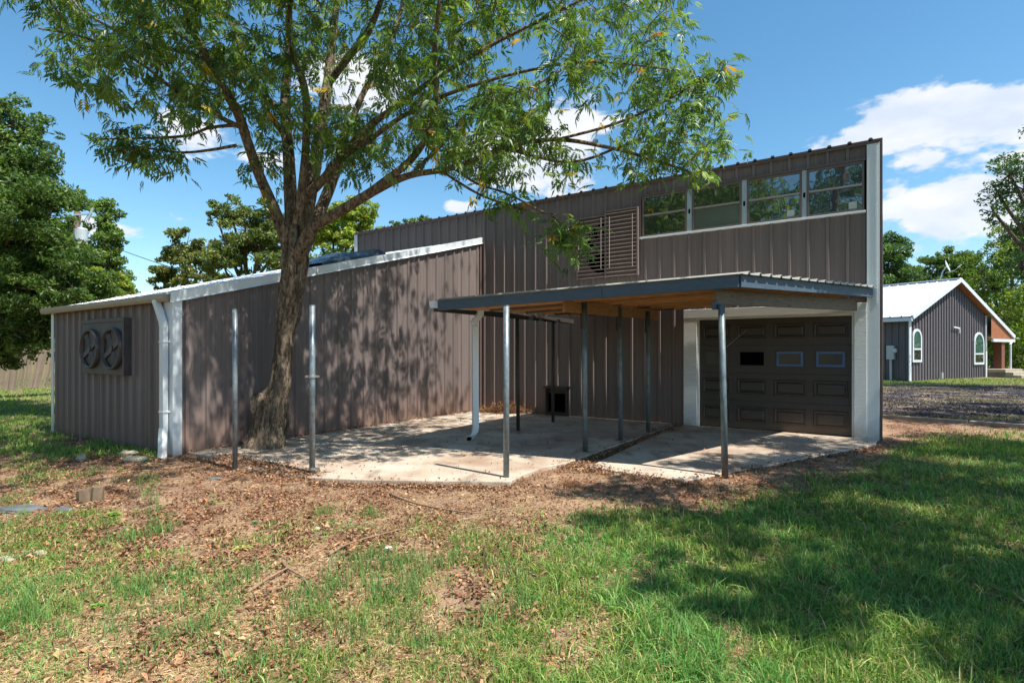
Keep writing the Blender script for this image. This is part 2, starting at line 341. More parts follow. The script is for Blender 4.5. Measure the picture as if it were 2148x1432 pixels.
def pxy(x, y):
    yy = np.maximum(y, .3); return CX+F*x/yy, HY+F*CH/yy
def grass_density(x, y):
    """how thickly grass grows at a place on the ground, 0..1"""
    px, py = pxy(x, y)
    n1 = vnoise(x, y, 1.1, 3); n2 = vnoise(x+40, y, 3.2, 3)
    bx = [-3000, 0, 400, 800, 1000, 1230, 1400, 1540, 1700, 1850, 1900, 1960, 4000]; by = [1230, 1230, 1330, 1240, 1130, 1060, 1042, 1030, 1000, 962, 925, 903, 880]
    yb = np.interp(px, bx, by)+(n1-.5)*90*np.clip((py-800)/400, .2, 1)
    dense = sstep(-18, 45, py-yb)*(.26+.74*sstep(900, 1180, px))
    sparse = .66*sstep(1030, 1150, py)*sstep(.50, .70, n1*.55+n2*.45)*(px < 1150)
    lefty = .8*sstep(.47, .62, n1)*(px < 330)*(py > 915)
    farleft = .95*sstep(170, 90, px)*sstep(930, 900, py)
    d = np.maximum(np.maximum(dense, sparse), np.maximum(lefty, farleft))
    d = d*(1-.95*np.exp(-(((px-1215)/120)**2+((py-1335)/75)**2)**2))
    d = d*(1-.93*np.exp(-(((px-985)/95)**2+((py-1235)/55)**2)**2))
    d = d*(1-.93*np.exp(-(((px-1545)/45)**2+((py-1330)/60)**2)**2))
    d = d*sstep(.22, .56, n2+.2*sstep(900, 1300, px))
    # the strip of dirt along the side of the building and the timber edging
    side = (x-8.2)+(y-12.9)*.5
    d = np.where((py < 905) & (px > 1848), d*sstep(-.2, -.7, (x-8.54)*.69+(y-12.5)*.72)*sstep(7.6, 9.0, x+.3*(n1-.5)), d)
    return np.clip(d, 0, 1)
def gravel(x, y):
    s = (x-8.54)*.694+(y-12.5)*.72
    return sstep(-.05, .15, s)*sstep(24.6, 23.4, y-.12*(x-18)+1.2*(vnoise(x, y, .5, 2)-.5))*(x > 5)
def litterd(x, y):
    px, py = pxy(x, y); n1 = vnoise(x+9, y+3, 1.3, 3); n2 = vnoise(x+19, y+33, .5, 2)
    yb = np.interp(px, [-3000, 0, 400, 900, 1230, 1400, 1540, 1700, 1850, 1930, 4000], [1200, 1200, 1190, 1150, 1075, 1050, 1040, 1005, 968, 915, 700])
    d = sstep(90, -40, py-yb)*(.35+.65*sstep(.3, .6, n1))
    d = np.maximum(d, .42*sstep(.42, .62, n1)*(px < 1150))*(.30+.95*sstep(.32, .62, vnoise(x+50, y+20, 5.5, 3)))
    d = np.maximum(d, .10)
    d = np.where(py < 880, d*.25, d); d = np.where((px < 120) & (py < 930), d*.2, d)
    return d
ga = grass_density(GX, GY).ravel(); gr = gravel(GX, GY).ravel(); la = litterd(GX, GY).ravel()
FARG = sstep(13, 24, np.hypot(GX, GY-4)).ravel()*(1-gr)
ga = np.maximum(ga, FARG*.9)

def ground_mat():
    m = bpy.data.materials.new('yard_soil'); m.use_nodes = True; n, l = m.node_tree.nodes, m.node_tree.links
    b = n['Principled BSDF']; b.inputs['Roughness'].default_value = .95; b.inputs['Specular IOR Level'].default_value = .12
    t = n.new('ShaderNodeTexCoord'); at_ = n.new('ShaderNodeAttribute'); at_.attribute_name = 'tint'
    sp = n.new('ShaderNodeSeparateColor'); l.new(at_.outputs['Color'], sp.inputs[0])
    def noise(sc, det=8):
        q = n.new('ShaderNodeTexNoise'); q.inputs['Scale'].default_value = sc; q.inputs['Detail'].default_value = det; q.inputs['Roughness'].default_value = .65; l.new(t.outputs['Object'], q.inputs['Vector']); return q.outputs[0]
    def ramp(v, stops):
        r = n.new('ShaderNodeValToRGB'); e = r.color_ramp.elements; e[0].position, e[0].color = stops[0][0], (*stops[0][1], 1); e[1].position, e[1].color = stops[-1][0], (*stops[-1][1], 1)
        for p, c in stops[1:-1]: q = e.new(p); q.color = (*c, 1)
        l.new(v, r.inputs[0]); return r.outputs[0]
    def mix(f, a, c):
        q = n.new('ShaderNodeMix'); q.data_type = 'RGBA'; l.new(f, q.inputs[0]); l.new(a, q.inputs[6]); l.new(c, q.inputs[7]); return q.outputs[2]
    soil = ramp(noise(3.5), [(.3, lin(104, 86, 78)), (.5, lin(152, 128, 110)), (.68, lin(200, 176, 142))])
    fine = ramp(noise(60, 6), [(.32, lin(80, 56, 42)), (.5, lin(138, 106, 82)), (.66, lin(200, 174, 134))])
    q = n.new('ShaderNodeMix'); q.data_type = 'RGBA'; q.inputs[0].default_value = .5; l.new(soil, q.inputs[6]); l.new(fine, q.inputs[7]); base = q.outputs[2]
    lit = ramp(noise(90, 5), [(.3, lin(56, 42, 36)), (.5, lin(116, 88, 72)), (.7, lin(178, 142, 114))])
    lm = n.new('ShaderNodeMath'); lm.operation = 'MULTIPLY'; lm.inputs[1].default_value = .88; l.new(sp.outputs[1], lm.inputs[0])
    base = mix(lm.outputs[0], base, lit)
    gc = ramp(noise(40, 6), [(.3, lin(46, 58, 26)), (.5, lin(82, 98, 44)), (.68, lin(140, 138, 78))])
    gf = n.new('ShaderNodeMath'); gf.operation = 'MULTIPLY'; gf.inputs[1].default_value = .72; l.new(sp.outputs[0], gf.inputs[0])
    base = mix(gf.outputs[0], base, gc)
    gv = ramp(noise(1.1, 12), [(.36, lin(40, 39, 43)), (.5, lin(66, 63, 67)), (.56, lin(104, 94, 86)), (.64, lin(150, 130, 104))])
    base = mix(sp.outputs[2], base, gv)
    l.new(base, b.inputs['Base Color'])
    bp = n.new('ShaderNodeBump'); bp.inputs['Strength'].default_value = .8; bp.inputs['Distance'].default_value = .03; l.new(noise(35, 6), bp.inputs['Height']); l.new(bp.outputs[0], b.inputs['Normal'])
    return m
gro = npmesh('ground', np.stack([GX.ravel(), GY.ravel(), GZ.ravel()], 1), fc, ground_mat(), col=np.stack([ga, la, gr], 1), smooth=True)
tag(gro, kind='structure')
sl = MB().prism(SLAB_L[::-1], -.12, 0.0).build('concrete_slab', M['concrete'], bevel=.012); tag(sl, kind='structure')
sl = MB().prism(SLAB_R[::-1] if False else SLAB_R, -.12, -.004).build('concrete_slab', M['concrete'], bevel=.012); tag(sl, kind='structure')

# ------------------------------------------------------------------ corrugated sheets
PITCH = .3048
def profile(s0, s1, depth=.03, phase=.15, minor=True):
    pts = [(s0, 0)]; k0 = int(math.floor((s0-phase)/PITCH))-1
    for k in range(k0, int((s1-phase)/PITCH)+2):
        c = phase+k*PITCH
        for d, h in ((-.038, 0), (-.020, depth), (.020, depth), (.038, 0)):
            if s0 < c+d < s1: pts.append((c+d, h))
        if minor:
            for mc in (c+.108, c+.197):
                for d, h in ((-.016, 0), (-.006, .0055), (.006, .0055), (.016, 0)):
                    if s0 < mc+d < s1: pts.append((mc+d, h))
    pts.append((s1, 0)); return pts
def wall_sheets(parent, name, o, d, out, s0, s1, zb, zt, m, off=0.0, thick=.0, depth=.040):
    """one object per 0.91 m sheet; o,d,out are 2-d in the parent's space; zb,zt numbers or functions of s"""
    o, d, out = Vector(o), Vector(d), Vector(out); W = .9144
    fb = zb if callable(zb) else (lambda s: zb); ft = zt if callable(zt) else (lambda s: zt)
    k = int(math.floor(s0/W))
    while k*W < s1-1e-6:
        a, b = max(s0, k*W), min(s1, (k+1)*W+.0)
        if b-a > .02:
            mb = MB(); pr = profile(a, b, depth); vs = []; e = .004*(k % 2)
            for (s, h) in pr:
                p = o+d*s+out*(h+off+e); vs += [(p.x, p.y, fb(s)), (p.x, p.y, ft(s))]
            mb.add(vs, [(2*i, 2*i+2, 2*i+3, 2*i+1) for i in range(len(pr)-1)])
            mb.build(name, m, parent)
        k += 1

def w1a(px): r = (px-CX)/F; return (R0.x-R0.y*r)/(.8274+.5617*r)
def w1z(px, py): a = w1a(px); return CH+(HY-py)*(R0.y+.5617*a)/F

# ------------------------------------------------------------------ main workshop
wk = empty('metal_workshop', R0, ANG, 'tall taupe metal workshop with upper window band and brown garage door', 'building')
LEN, HT = 13.3, 5.06
wa0, wa1, wz0, wz1 = .19, 4.20, 3.87, 4.79          # window band
da0, da1, dz1 = w1a(1787), w1a(1467), 2.11           # garage opening
fa0, fa1 = .03, w1a(1436)                            # outer edge of the white door surround
O, D, N_ = (0, 0), (-1, 0), (0, -1)
wall_sheets(wk, 'siding_panel', O, D, N_, 0.19, wa1, wz1+.0, HT, M['siding'])
wall_sheets(wk, 'siding_panel', O, D, N_, 0.19, wa1, 2.28, wz0, M['siding'])
wall_sheets(wk, 'siding_panel', O, D, N_, wa1, 8.5, -.05, HT, M['siding'])
wall_sheets(wk, 'siding_panel', O, D, N_, fa1-.02, wa1, -.05, 2.28, M['siding'])
wall_sheets(wk, 'siding_panel', O, D, N_, 8.5, LEN, 4.2, HT, M['siding'])
DEPTH = 9.0
ztop = lambda s: HT-.05-.05*s
wall_sheets(wk, 'siding_panel', (0, 0), (0, 1), (1, 0), .05, DEPTH, -.1, ztop, M['siding'])
wall_sheets(wk, 'siding_panel', (-LEN, 0), (0, 1), (-1, 0), 0, DEPTH, -.1, ztop, M['siding'])
wall_sheets(wk, 'siding_panel', (0, DEPTH), (-1, 0), (0, 1), 0, LEN, -.1, HT-.5, M['siding'])
# dark inner shell so that no light leaks through the sheets
MB().box(-LEN+.06, -.06, 3.2, DEPTH-.06, -.05, 4.4).build('inner_lining', M['pipedark'], wk)
MB().box(-LEN+.03, -.06, .10, .14, 2.3, 3.8).build('inner_lining', M['pipedark'], wk)
MB().box(-LEN+.03, -wa1-.02, .10, .14, 3.8, 5.0).build('inner_lining', M['pipedark'], wk)
# roof sheets, ribs running back from the front wall
k = 0; s = 0.0
while s < LEN:
    a, b = s, min(s+.9144, LEN+.03); pr = profile(a, b, .034, .15, False); vs = []
    for (q, h) in pr:
        for y in (-.075, DEPTH+.05): vs += [(-q+.03, y, HT+.02-.05*y+h*.95)]
        for y in (-.075, ): vs += [(-q+.03, y, HT-.012-.05*y+h*.9)]
    mb = MB(); mb.add(vs, [f for i in range(len(pr)-1) for f in ((3*i, 3*i+1, 3*i+4, 3*i+3), (3*i+2, 3*i, 3*i+3, 3*i+5))])
    mb.build('roof_panel', M['browntrim'], wk); s += .9144
MB().box(-LEN, 0, -.062, -.045, HT-.045, HT-.0).build('eave_trim', M['browntrim'], wk)
# corner trims
mb = MB(); mb.box(-.175, 0.006, -.056, -.044, -.03, HT-.03); mb.build('corner_trim', M['white'], wk, bevel=.004)
mb = MB(); mb.box(-.05, -.022, -.062, -.053, 2.3, HT-.05); mb.build('corner_trim', M['white'], wk)
mb = MB(); mb.box(0.007, .05, -.05, .14, -.05, HT+.03); mb.build('side_trim', M['browntrim'], wk)
MB().box(-LEN-.03, -LEN+.09, -.06, -.03, 4.1, HT-.02).build('corner_trim', M['white'], wk)
MB().box(-8.62, -8.5, -.05, .02, .0, .01).build('corner_trim', M['white'], wk) if False else None
# windows
wx = [(1348, 1441.5), (1452.5, 1556), (1568, 1682), (1693, 1818)]
wins = []
for i, (p0, p1) in enumerate(wx):
    a1, a0 = w1a(p0), w1a(p1)
    if i == 0: a1 = wa1-.02
    if i == 3: a0 = wa0+.02
    x0, x1 = -a1, -a0
    w = MB(); z0, z1 = wz0+.04, wz1-.035; zm = (z0+z1)/2+.02
    for bx in ((x0, x0+.035, z0, z1), (x1-.035, x1, z0, z1), (x0+.035, x1-.035, z0, z0+.03), (x0+.035, x1-.035, z1-.035, z1)):
        w.box(bx[0], bx[1], -.045, .03, bx[2], bx[3])
    wo = w.build('window', M['bronze'], wk, bevel=.003)
    if i == 1: wo['label'] = 'second window from the left, with a dusty lower pane'
    MB().box(x0+.034, x1-.034, -.052, -.01, zm-.016, zm+.016).build('meeting_rail', M['alu'], wo)
    tilt = [.0, .006, -.004, .003][i]
    pm = MB().add([(x0+.03, -.012+tilt, zm), (x1-.03, -.012, zm), (x1-.03, -.016, z1-.02), (x0+.03, -.016+tilt, z1-.02)], [(0, 1, 2, 3)]); pm.build('pane', M['glass'], wo)
    pm = MB().add([(x0+.03, -.004, z0+.02), (x1-.03, -.004+tilt, z0+.02), (x1-.03, -.002+tilt, zm), (x0+.03, -.002, zm)], [(0, 1, 2, 3)]); pm.build('pane', M['screen'] if i == 1 else M['glass'], wo)
    if i >= 2:
        sx1 = x1-.09-(.02 if i == 3 else .03); st = MB().box(sx1-.12, sx1, -.0165, -.0125, z0+.05, z0+.05+(.115 if i == 2 else .12)); st.build('sticker', M['sticker'], wo)
    wins.append((x0, x1))
for i in range(3):
    x0, x1 = wins[i][1]+.004, wins[i+1][0]-.004
    mo = MB().box(x0, x1, -.036, .02, wz0+.035, wz1-.03).build('mullion', M['mull'], wk, bevel=.004)
    xc = (x0+x1)/2; zc = wz0+.44
    MB().box(xc-.018, xc+.018, -.040, -.0365, zc-.045, zc+.045).build('latch_slot', M['black'], mo, bevel=.004)
MB().box(-wa1-.03, -wa0+.0, -.060, .02, wz0-.005, wz0+.034).build('window_sill', M['white'], wk, bevel=.004)
MB().box(-wa1-.03, -wa0, -.055, .02, wz1-.03, wz1+.012).build('window_head', M['browntrim'], wk, bevel=.003)
MB().box(-wa1-.035, -wa1-.0, -.05, .02, wz0+.035, wz1-.031).build('window_jamb', M['browntrim'], wk)
# fan louvre
lz0, lz1 = w1z(1274, 583), w1z(1274, 451); la0, la1 = w1a(1341), w1a(1214); lam = w1a(1274)
fo = MB().box(-la1, -lam-.01, -.045, -.034, lz0, lz1-.06).build('fan_backing', M['browntrim'], wk)
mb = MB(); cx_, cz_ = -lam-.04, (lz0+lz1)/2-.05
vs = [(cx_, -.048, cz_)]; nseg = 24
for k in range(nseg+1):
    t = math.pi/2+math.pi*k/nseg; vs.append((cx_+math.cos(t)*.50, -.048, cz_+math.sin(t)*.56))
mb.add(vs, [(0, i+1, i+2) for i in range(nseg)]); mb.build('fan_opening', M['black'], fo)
for k in range(3):
    t = math.pi*.62+k*.62; p = Vector((cx_, -.052, cz_)); MB().bar(p, p+Vector((math.cos(t)*.42, 0, math.sin(t)*.5)), .01, .13, (0, 0, 1)).build('fan_blade', M['pipedark'], fo)
lo = MB(); lo.box(-lam-.012, -lam+.012, -.12, -.034, lz0-.02, lz1+.02)
lo.box(-la0-.02, -la0+.01, -.12, -.034, lz0, lz1+.06); lo.box(-lam+.013, -la0-.02, -.12, -.034, lz1+.03, lz1+.055); lo.box(-la1-.01, -lam-.013, -.10, -.034, lz1-.035, lz1-.012)
lo.box(-la1-.015, -la1+.003, -.09, -.034, lz0, lz1-.04)
lfr = lo.build('louvre_frame', M['siding'], wk)
MB().box(-lam+.013, -la0-.021, -.052, -.036, lz0, lz1+.03).build('shutter_backing', M['browntrim'], lfr)
ns = 17
for k in range(ns):
    z = lz0+.02+(lz1-lz0-.03)*k/(ns-1)
    s_ = MB(); s_.bar((-lam+.016, -.105, z), (-la0-.022, -.105-.006*random.random(), z+.012*random.random()), .012, .015, (0, -.35, 1)); s_.build('slat', M['guard'], lfr)
    if z < lz1-.07:
        s_ = MB(); s_.bar((-la1+.004, -.075, z-.005), (-lam-.014, -.08, z+.008*random.random()), .012, .015, (0, -.3, 1)); s_.build('slat', M['guard'], lfr)
for a in (lam-.10, la0+.11, lam+.10, la1-.05):
    MB().box(-a-.006, -a+.006, -.125, -.112, lz0+.2, lz1-.07).build('tie_rod', M['guard'], lfr)
# garage door surround and door
sr = MB()
sr.box(-fa1, -da1-.035, -.07, -.0, -.01, 2.275); sr.build('door_surround', M['woodwhite'], wk, bevel=.004)
MB().box(-da1-.034, -da1+.0, -.045, .10, -.01, 2.15).build('door_jamb', M['woodwhite'], wk, bevel=.003)
MB().box(-da0-.0, -da0+.034, -.045, .10, -.01, 2.15).build('door_jamb', M['woodwhite'], wk, bevel=.003)
MB().box(-da0+.035, -.176, -.07, 0, -.01, 2.275).build('door_surround', M['woodwhite'], wk, bevel=.004)
MB().box(-fa1, -.176, -.074, 0, 2.152, 2.32).build('door_header', M['woodwhite'], wk, bevel=.004)
MB().box(-da1, -da0, -.03, .1, dz1, 2.15).build('door_header', M['woodwhite'], wk)
dx0, dx1 = -da1, -da0; dw = dx1-dx0
secs = [0, .535, 1.07, 1.60, dz1]
gd = MB()
for k in range(4): gd.box(dx0, dx1, .035, .075, secs[k]+.004, secs[k+1]-.004)
gd.box(dx0, dx1, .045, .072, 0, dz1)
gdo = gd.build('garage_door', M['doorbrown'], wk, bevel=.003)
pw = dw/4
for r_ in range(4):
    for c_ in range(4):
        xa = dx0+pw*(c_+.5)-.27; xb = xa+.54; za = secs[r_]+.13; zb = secs[r_+1]-.11
        if r_ == 2:
            xa += .06; xb -= .06; za = secs[2]+.15; zb = secs[3]-.13
            fr_ = MB()
            for q in ((xa-.03, xb+.03, za-.03, za), (xa-.03, xb+.03, zb, zb+.03), (xa-.03, xa, za, zb), (xb, xb+.03, za, zb)): fr_.box(q[0], q[1], .02, .034, q[2], q[3])
            fo_ = fr_.build('door_window', M['doorbrown'], gdo, bevel=.003)
            if c_ == 1:
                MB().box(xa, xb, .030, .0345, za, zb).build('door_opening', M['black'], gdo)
                fo_['label'] = 'open hole where the second pane is missing'
            else: MB().box(xa, xb, .027, .033, za, zb).build('pane', M['doorglass'], gdo)
            if c_ >= 2:
                tp = MB(); w_ = .028
                for q in ((xa-.01, xb+.01, za-.01, za+w_), (xa-.01, xb+.01, zb-w_, zb+.01), (xa-.01, xa+w_, za+w_, zb-w_), (xb-w_, xb+.01, za+w_, zb-w_)): tp.box(q[0], q[1], .0165, .0195, q[2], q[3])
                tp.build('masking_tape', M['tape'], gdo)
        else:
            mb = MB(); y = .034
            def ring(i_, yy): return [(xa+i_, yy, za+i_), (xb-i_, yy, za+i_), (xb-i_, yy, zb-i_), (xa+i_, yy, zb-i_)]
            vs = ring(0, y)+ring(.012, y-.016)+ring(.028, y-.016)+ring(.046, y-.001)+ring(.05, y-.001)+ring(.075, y-.014)
            fs = [(4*j+i, 4*j+(i+1) % 4, 4*j+4+(i+1) % 4, 4*j+4+i) for j in range(5) for i in range(4)]+[(20, 21, 22, 23)]
            mb.add(vs, fs); mb.build('door_panel', M['doorbrown'], gdo)
# small box low on the wall
ba1, ba0 = w1a(1150), w1a(1196)
bx_ = MB(); bx_.box(-ba1, -ba0, -.16, -.03, .0, .05); bx_.box(-ba1, -ba1+.04, -.16, -.03, .05, .62); bx_.box(-ba0-.04, -ba0, -.16, -.03, .05, .62); bx_.box(-ba1-.02, -ba0+.02, -.2, -.03, .62, .68); bx_.box(-ba1+.04, -ba0-.04, -.06, -.03, .05, .62)
bo = empty('dog_door_box', R0, ANG, 'dark brown open fronted box standing low against the workshop wall', 'box')
bx_.build('shell', M['pipedark'], bo, bevel=.004); MB().box(-ba1+.06, -ba0-.06, -.075, -.062, .08, .5).build('dark_opening', M['black'], bo)  # black sheet stands in for the shaded opening of the box

# ------------------------------------------------------------------ lean-to annex
an = empty('lean_to_annex', R0, ANG, 'long low taupe metal lean-to with sloping white roof beside the tree', 'building')
AX0, AX1, AY0 = -13.4, -8.5, -7.347; EZ, RZ = 2.27, 4.30
rz = lambda y: EZ+(RZ-EZ)*(y-AY0)/(-AY0)
wall_sheets(an, 'siding_panel', (AX1, AY0), (0, 1), (1, 0), 0.0, -AY0-.03, -.1, lambda s: rz(AY0+s)-.0, M['siding2'], depth=.034)
wall_sheets(an, 'siding_panel', (AX1, AY0), (-1, 0), (0, -1), 0.05, AX1-AX0, -.35, EZ, M['siding2'], depth=.036)
wall_sheets(an, 'siding_panel', (AX0, AY0), (0, 1), (-1, 0), 0, -AY0, -.35, lambda s: rz(AY0+s), M['siding2'])
MB().box(AX0+.05, AX1-.05, AY0+.06, -.02, -.3, EZ-.05).build('inner_lining', M['pipedark'], an)
s = 0.0; W_ = AX1-AX0
def rs_z(y): return rz(y)+.045
while s < W_-1e-3:
    a, b = s, min(s+.9144, W_); pr = profile(a, b, .03, .15, False); vs = []
    ys = (AY0-.13, -.02)
    for (q, h) in pr:
        for y in ys: vs.append((AX1-q, y, rs_z(y)+h)); 
        vs.append((AX1-q, ys[0], rs_z(ys[0])-.012+h))
    mb = MB(); mb.add(vs, [f for i in range(len(pr)-1) for f in ((3*i, 3*i+1, 3*i+4, 3*i+3), (3*i+2, 3*i, 3*i+3, 3*i+5))])
    mb.build('roof_panel', M['roofmetal'], an); s += .9144
# rake fascia along the sloping edge, in three lengths
for (ya, yb) in ((AY0-.10, AY0+2.35), (AY0+2.36, AY0+4.9), (AY0+4.91, -.0)):
    mb = MB(); x0, x1 = AX1+.040, AX1+.062
    def rake(y, x0=x0, x1=x1):
        t = rz(y)+.095; b_ = rz(y)-.055
        return [(x1-.16, y, t+.004), (x1+.012, y, t), (x1, y, b_+.03), (x1+.018, y, b_), (x0-.0, y, b_-.003)]
    A_, B_ = rake(ya), rake(yb)
    mb.add(A_+B_, [(i, i+1, i+6, i+5) for i in range(4)]); mb.build('rake_trim', M['white'], an)
MB().box(AX1-.03, AX1+.05, -.09, -.052, rz(-.05)-.06, rz(-.05)+.10).build('rake_end_cap', M['white'], an)
# corner trims
mb = MB(); mb.box(AX1-.24, AX1+.03, AY0-.058, AY0-.045, -.12, EZ-.02); mb.box(AX1+.030, AX1+.042, AY0-.058, AY0+.07, -.12, EZ-.02); mb.build('corner_trim', M['white'], an)
MB().box(AX0-.03, AX0+.10, AY0-.055, AY0-.042, -.35, EZ-.03).build('corner_trim', M['white'], an)
MB().box(AX1+.027, AX1+.045, -.10, -.035, -.02, rz(-.1)-.07).build('corner_trim', M['browntrim'], an)
# gutter on the low eave
mb = MB(); gp = [(-.055, .045), (-.055, -.06), (-.13, -.06), (-.155, -.02), (-.16, .04), (-.148, .045)]
xs = (AX0-.22, AX1+.02); vs = [(x, AY0+p[0]-.02, EZ+p[1]) for x in xs for p in gp]
n6 = len(gp); mb.add(vs, [(i, i+1, i+1+n6, i+n6) for i in range(n6-1)]+[tuple(range(n6)), tuple(range(2*n6-1, n6-1, -1))]); mb.build('gutter', M['gutter'], an)
def rect_pipe(mb, pts, w, d, side):
    """flattened downspout swept through pts; side = width direction"""
    side = Vector(side).normalized(); n0 = len(mb.v); pts = [Vector(p) for p in pts]
    for i, p in enumerate(pts):
        t = (pts[min(i+1, len(pts)-1)]-pts[max(0, i-1)]).normalized(); o_ = t.cross(side).normalized()
        for a, b in ((-.5,-.35),(-.35,-.5),(-.17,-.42),(0,-.5),(.17,-.42),(.35,-.5),(.5,-.35),(.5,.5),(-.5,.5)): mb.v.append(tuple(p+side*a*w+o_*b*d))
    K = 9
    for i in range(len(pts)-1):
        for k in range(K): mb.f.append((n0+i*K+k, n0+i*K+(k+1) % K, n0+(i+1)*K+(k+1) % K, n0+(i+1)*K+k))
    return mb
dsx = AX1-.105
sd = Vector((1, 0, 0))
yF = AY0-.11
top = [(dsx-.19, AY0-.13, EZ+.03), (dsx-.18, AY0-.13, EZ-.07), (dsx-.14, AY0-.125, EZ-.13), (dsx-.02, yF, EZ-.36), (dsx, yF, EZ-.43), (dsx, yF, .33)]
ds = empty('x')if False else None
o_ = rect_pipe(MB(), top, .115, .08, sd).build('downspout', M['white'], an)
MB().box(dsx-.068, dsx+.068, yF-.05, yF+.05, 1.62, 1.635).build('strap', M['white'], o_)
MB().box(dsx-.068, dsx+.068, yF-.05, yF+.05, .60, .615).build('strap', M['white'], o_)
rect_pipe(MB(), [(dsx-.005, yF-.0, .36), (dsx+.01, yF-.015, .29), (dsx+.04, yF-.03, .22), (dsx+.17, yF-.09, .03), (dsx+.22, yF-.12, -.03)], .12, .085, sd).build('elbow', M['white'], o_)
# twin round vents on a board
vo = MB(); va0 = 1.02; va1 = 2.78
r0 = lambda px: (lambda rr: ((R0+u1*8.5+u2*AY0).x-(R0+u1*8.5+u2*AY0).y*rr)/(.8274+.5617*rr))((px-CX)/F)
va0, va1 = r0(282), r0(188); vz0, vz1 = 1.10, 2.02
vb = vo.box(AX1-va1, AX1-va0, AY0-.11, AY0-.03, vz0, vz1).build('vent_board', M['ventb'], an, bevel=.006)
MB().box(AX1-va0-.05, AX1-va0, AY0-.15, AY0-.11, vz0, vz1).build('batten', M['ventb'], vb)
MB().box(AX1-va1, AX1-va0-.05, AY0-.13, AY0-.111, vz1-.05, vz1+.01).build('batten', M['ventb'], vb)
for k in range(2):
    cxv = AX1-va1+(va1-va0)*(.24+.5*k); cz = (vz0+vz1)/2-.03; R_ = (va1-va0)*.21; RZ_ = .34
    mb = MB(); n0 = 28; rings = [(R_, 0), (R_, -.06), (R_-.035, -.07), (R_-.045, -.02)]
    for (rr, yy) in rings:
        for i in range(n0):
            t = 2*math.pi*i/n0; mb.v.append((cxv+math.cos(t)*rr, AY0-.111+yy, cz+math.sin(t)*(RZ_*rr/R_)))
    for j in range(3):
        for i in range(n0): mb.f.append((j*n0+i, j*n0+(i+1) % n0, (j+1)*n0+(i+1) % n0, (j+1)*n0+i))
    vc = mb.build('vent_ring', M['ventb'], vb, smooth=True)
    mb = MB(); n1_ = 14
    vs = [(cxv+math.cos(2*math.pi*i/n1_)*(R_-.045), AY0-.125, cz+math.sin(2*math.pi*i/n1_)*(RZ_-.05)) for i in range(n1_)]; mb.add(vs, [tuple(range(n1_))]); mb.build('vent_disc', M['pipedark'], vb)
    for q_ in range(4):
        t = .5+q_*math.pi/2; p_ = Vector((cxv, AY0-.135, cz)); e_ = p_+Vector((math.cos(t)*(R_-.06), -.01, math.sin(t)*(RZ_-.07)))
        MB().bar(p_, e_, .09, .012, (.35, -1, .2)).build('vent_blade', M['ventb'], vb)
    MB().tube([(cxv, AY0-.16, cz), (cxv, AY0-.12, cz)], .05, 12).build('vent_hub', M['ventb'], vb)
# dark domed skylight on the annex roof
sk = empty('roof_skylight', R0, ANG, 'dark bowed skylight lying on the white lean-to roof behind the trunk', 'skylight')
y0, y1 = AY0+2.75, AY0+3.95; mb = MB(); n0 = 14
for i in range(n0+1):
    y = y0+(y1-y0)*i/n0; hgt = .15*math.sin(math.pi*(i/n0))**.75
    for x, hh in ((AX1-.22, .0), (AX1-.30, .75), (AX1-.75, 1.0), (AX1-1.15, .75), (AX1-1.25, 0)):
        mb.v.append((x, y, rs_z(y)+.10+hgt*hh))
for i in range(n0):
    for k in range(4): mb.f.append((5*i+k, 5*i+5+k, 5*i+6+k, 5*i+k+1))
M['dome'] = mat('smoked_dome', lin(62, 76, 90), .25, 0, .3, 5)
mb.build('dome', M['dome'], sk, smooth=True)
mb = MB(); mb.bar((AX1-.2, y0-.05, rs_z(y0)+.05), (AX1-.2, y1+.3, rs_z(y1+.3)+.05), .05, .10); mb.bar((AX1-1.27, y0-.05, rs_z(y0)+.05), (AX1-1.27, y1+.3, rs_z(y1+.3)+.05), .05, .10)
mb.bar((AX1-.2, y1+.14, rs_z(y1+.14)+.1), (AX1-1.27, y1+.14, rs_z(y1+.14)+.1), .28, .13); mb.build('curb', M['dome'], sk)

# ------------------------------------------------------------------ carport
cp = empty('carport', (0,0,0), 0, 'open sided timber carport with slate blue fascia on galvanised pipe posts', 'carport')
F2, F1, F4, F3 = Vector((-1.08, 8.12, 2.235)), Vector((2.67, 6.45, 2.385)), Vector((6.12, 9.30, 2.545)), Vector((1.70, 12.26, 2.36))
def S(u, v, dz=0): p = (F2*(1-u)+F1*u)*(1-v)+(F3*(1-u)+F4*u)*v; return Vector((p.x, p.y, p.z+dz))
Lr = 4.7; nsh = 5
for k in range(6):
    a, b = k*.86, min((k+1)*.86, Lr)
    if b <= a: continue
    pr = []
    for kk in range(3):
        c = a+.143+kk*.2867
        if c+.04 < b+.02:
            pr += [(c-.036, 0), (c-.013, .032), (c+.013, .032), (c+.036, 0)]
    pr = [(a, 0)]+pr+[(b, 0)]; vs = []
    us = (-.015, .5, 1.018)
    for (q, h) in pr:
        v = -.012+q/Lr*1.0
        for uu in us: vs.append(S(uu, v, .012+h+.001*(k % 2)))
        vs.append(S(us[-1], v, .004+h))
    K = 4; mb = MB(); mb.add(vs, [f for i in range(len(pr)-1) for f in ((K*i, K*i+1, K*i+5, K*i+4), (K*i+1, K*i+2, K*i+6, K*i+5), (K*i+2, K*i+3, K*i+7, K*i+6))])
    mb.build('roof_panel', M['roofunder'], cp)
def off(p, q, d):
    t = (q-p).normalized(); n = Vector((t.y, -t.x, 0)).normalized(); return p+n*d, q+n*d
a, b = S(-.005, 0, -.07), S(1.0, 0, -.07); m_ = S(.60, 0, -.07)
MB().bar(a, m_, .04, .145).build('fascia', M['slate'], cp, bevel=.004); MB().bar(m_+(b-a).normalized()*.003, b, .04, .145).build('fascia', M['slate'], cp, bevel=.004)
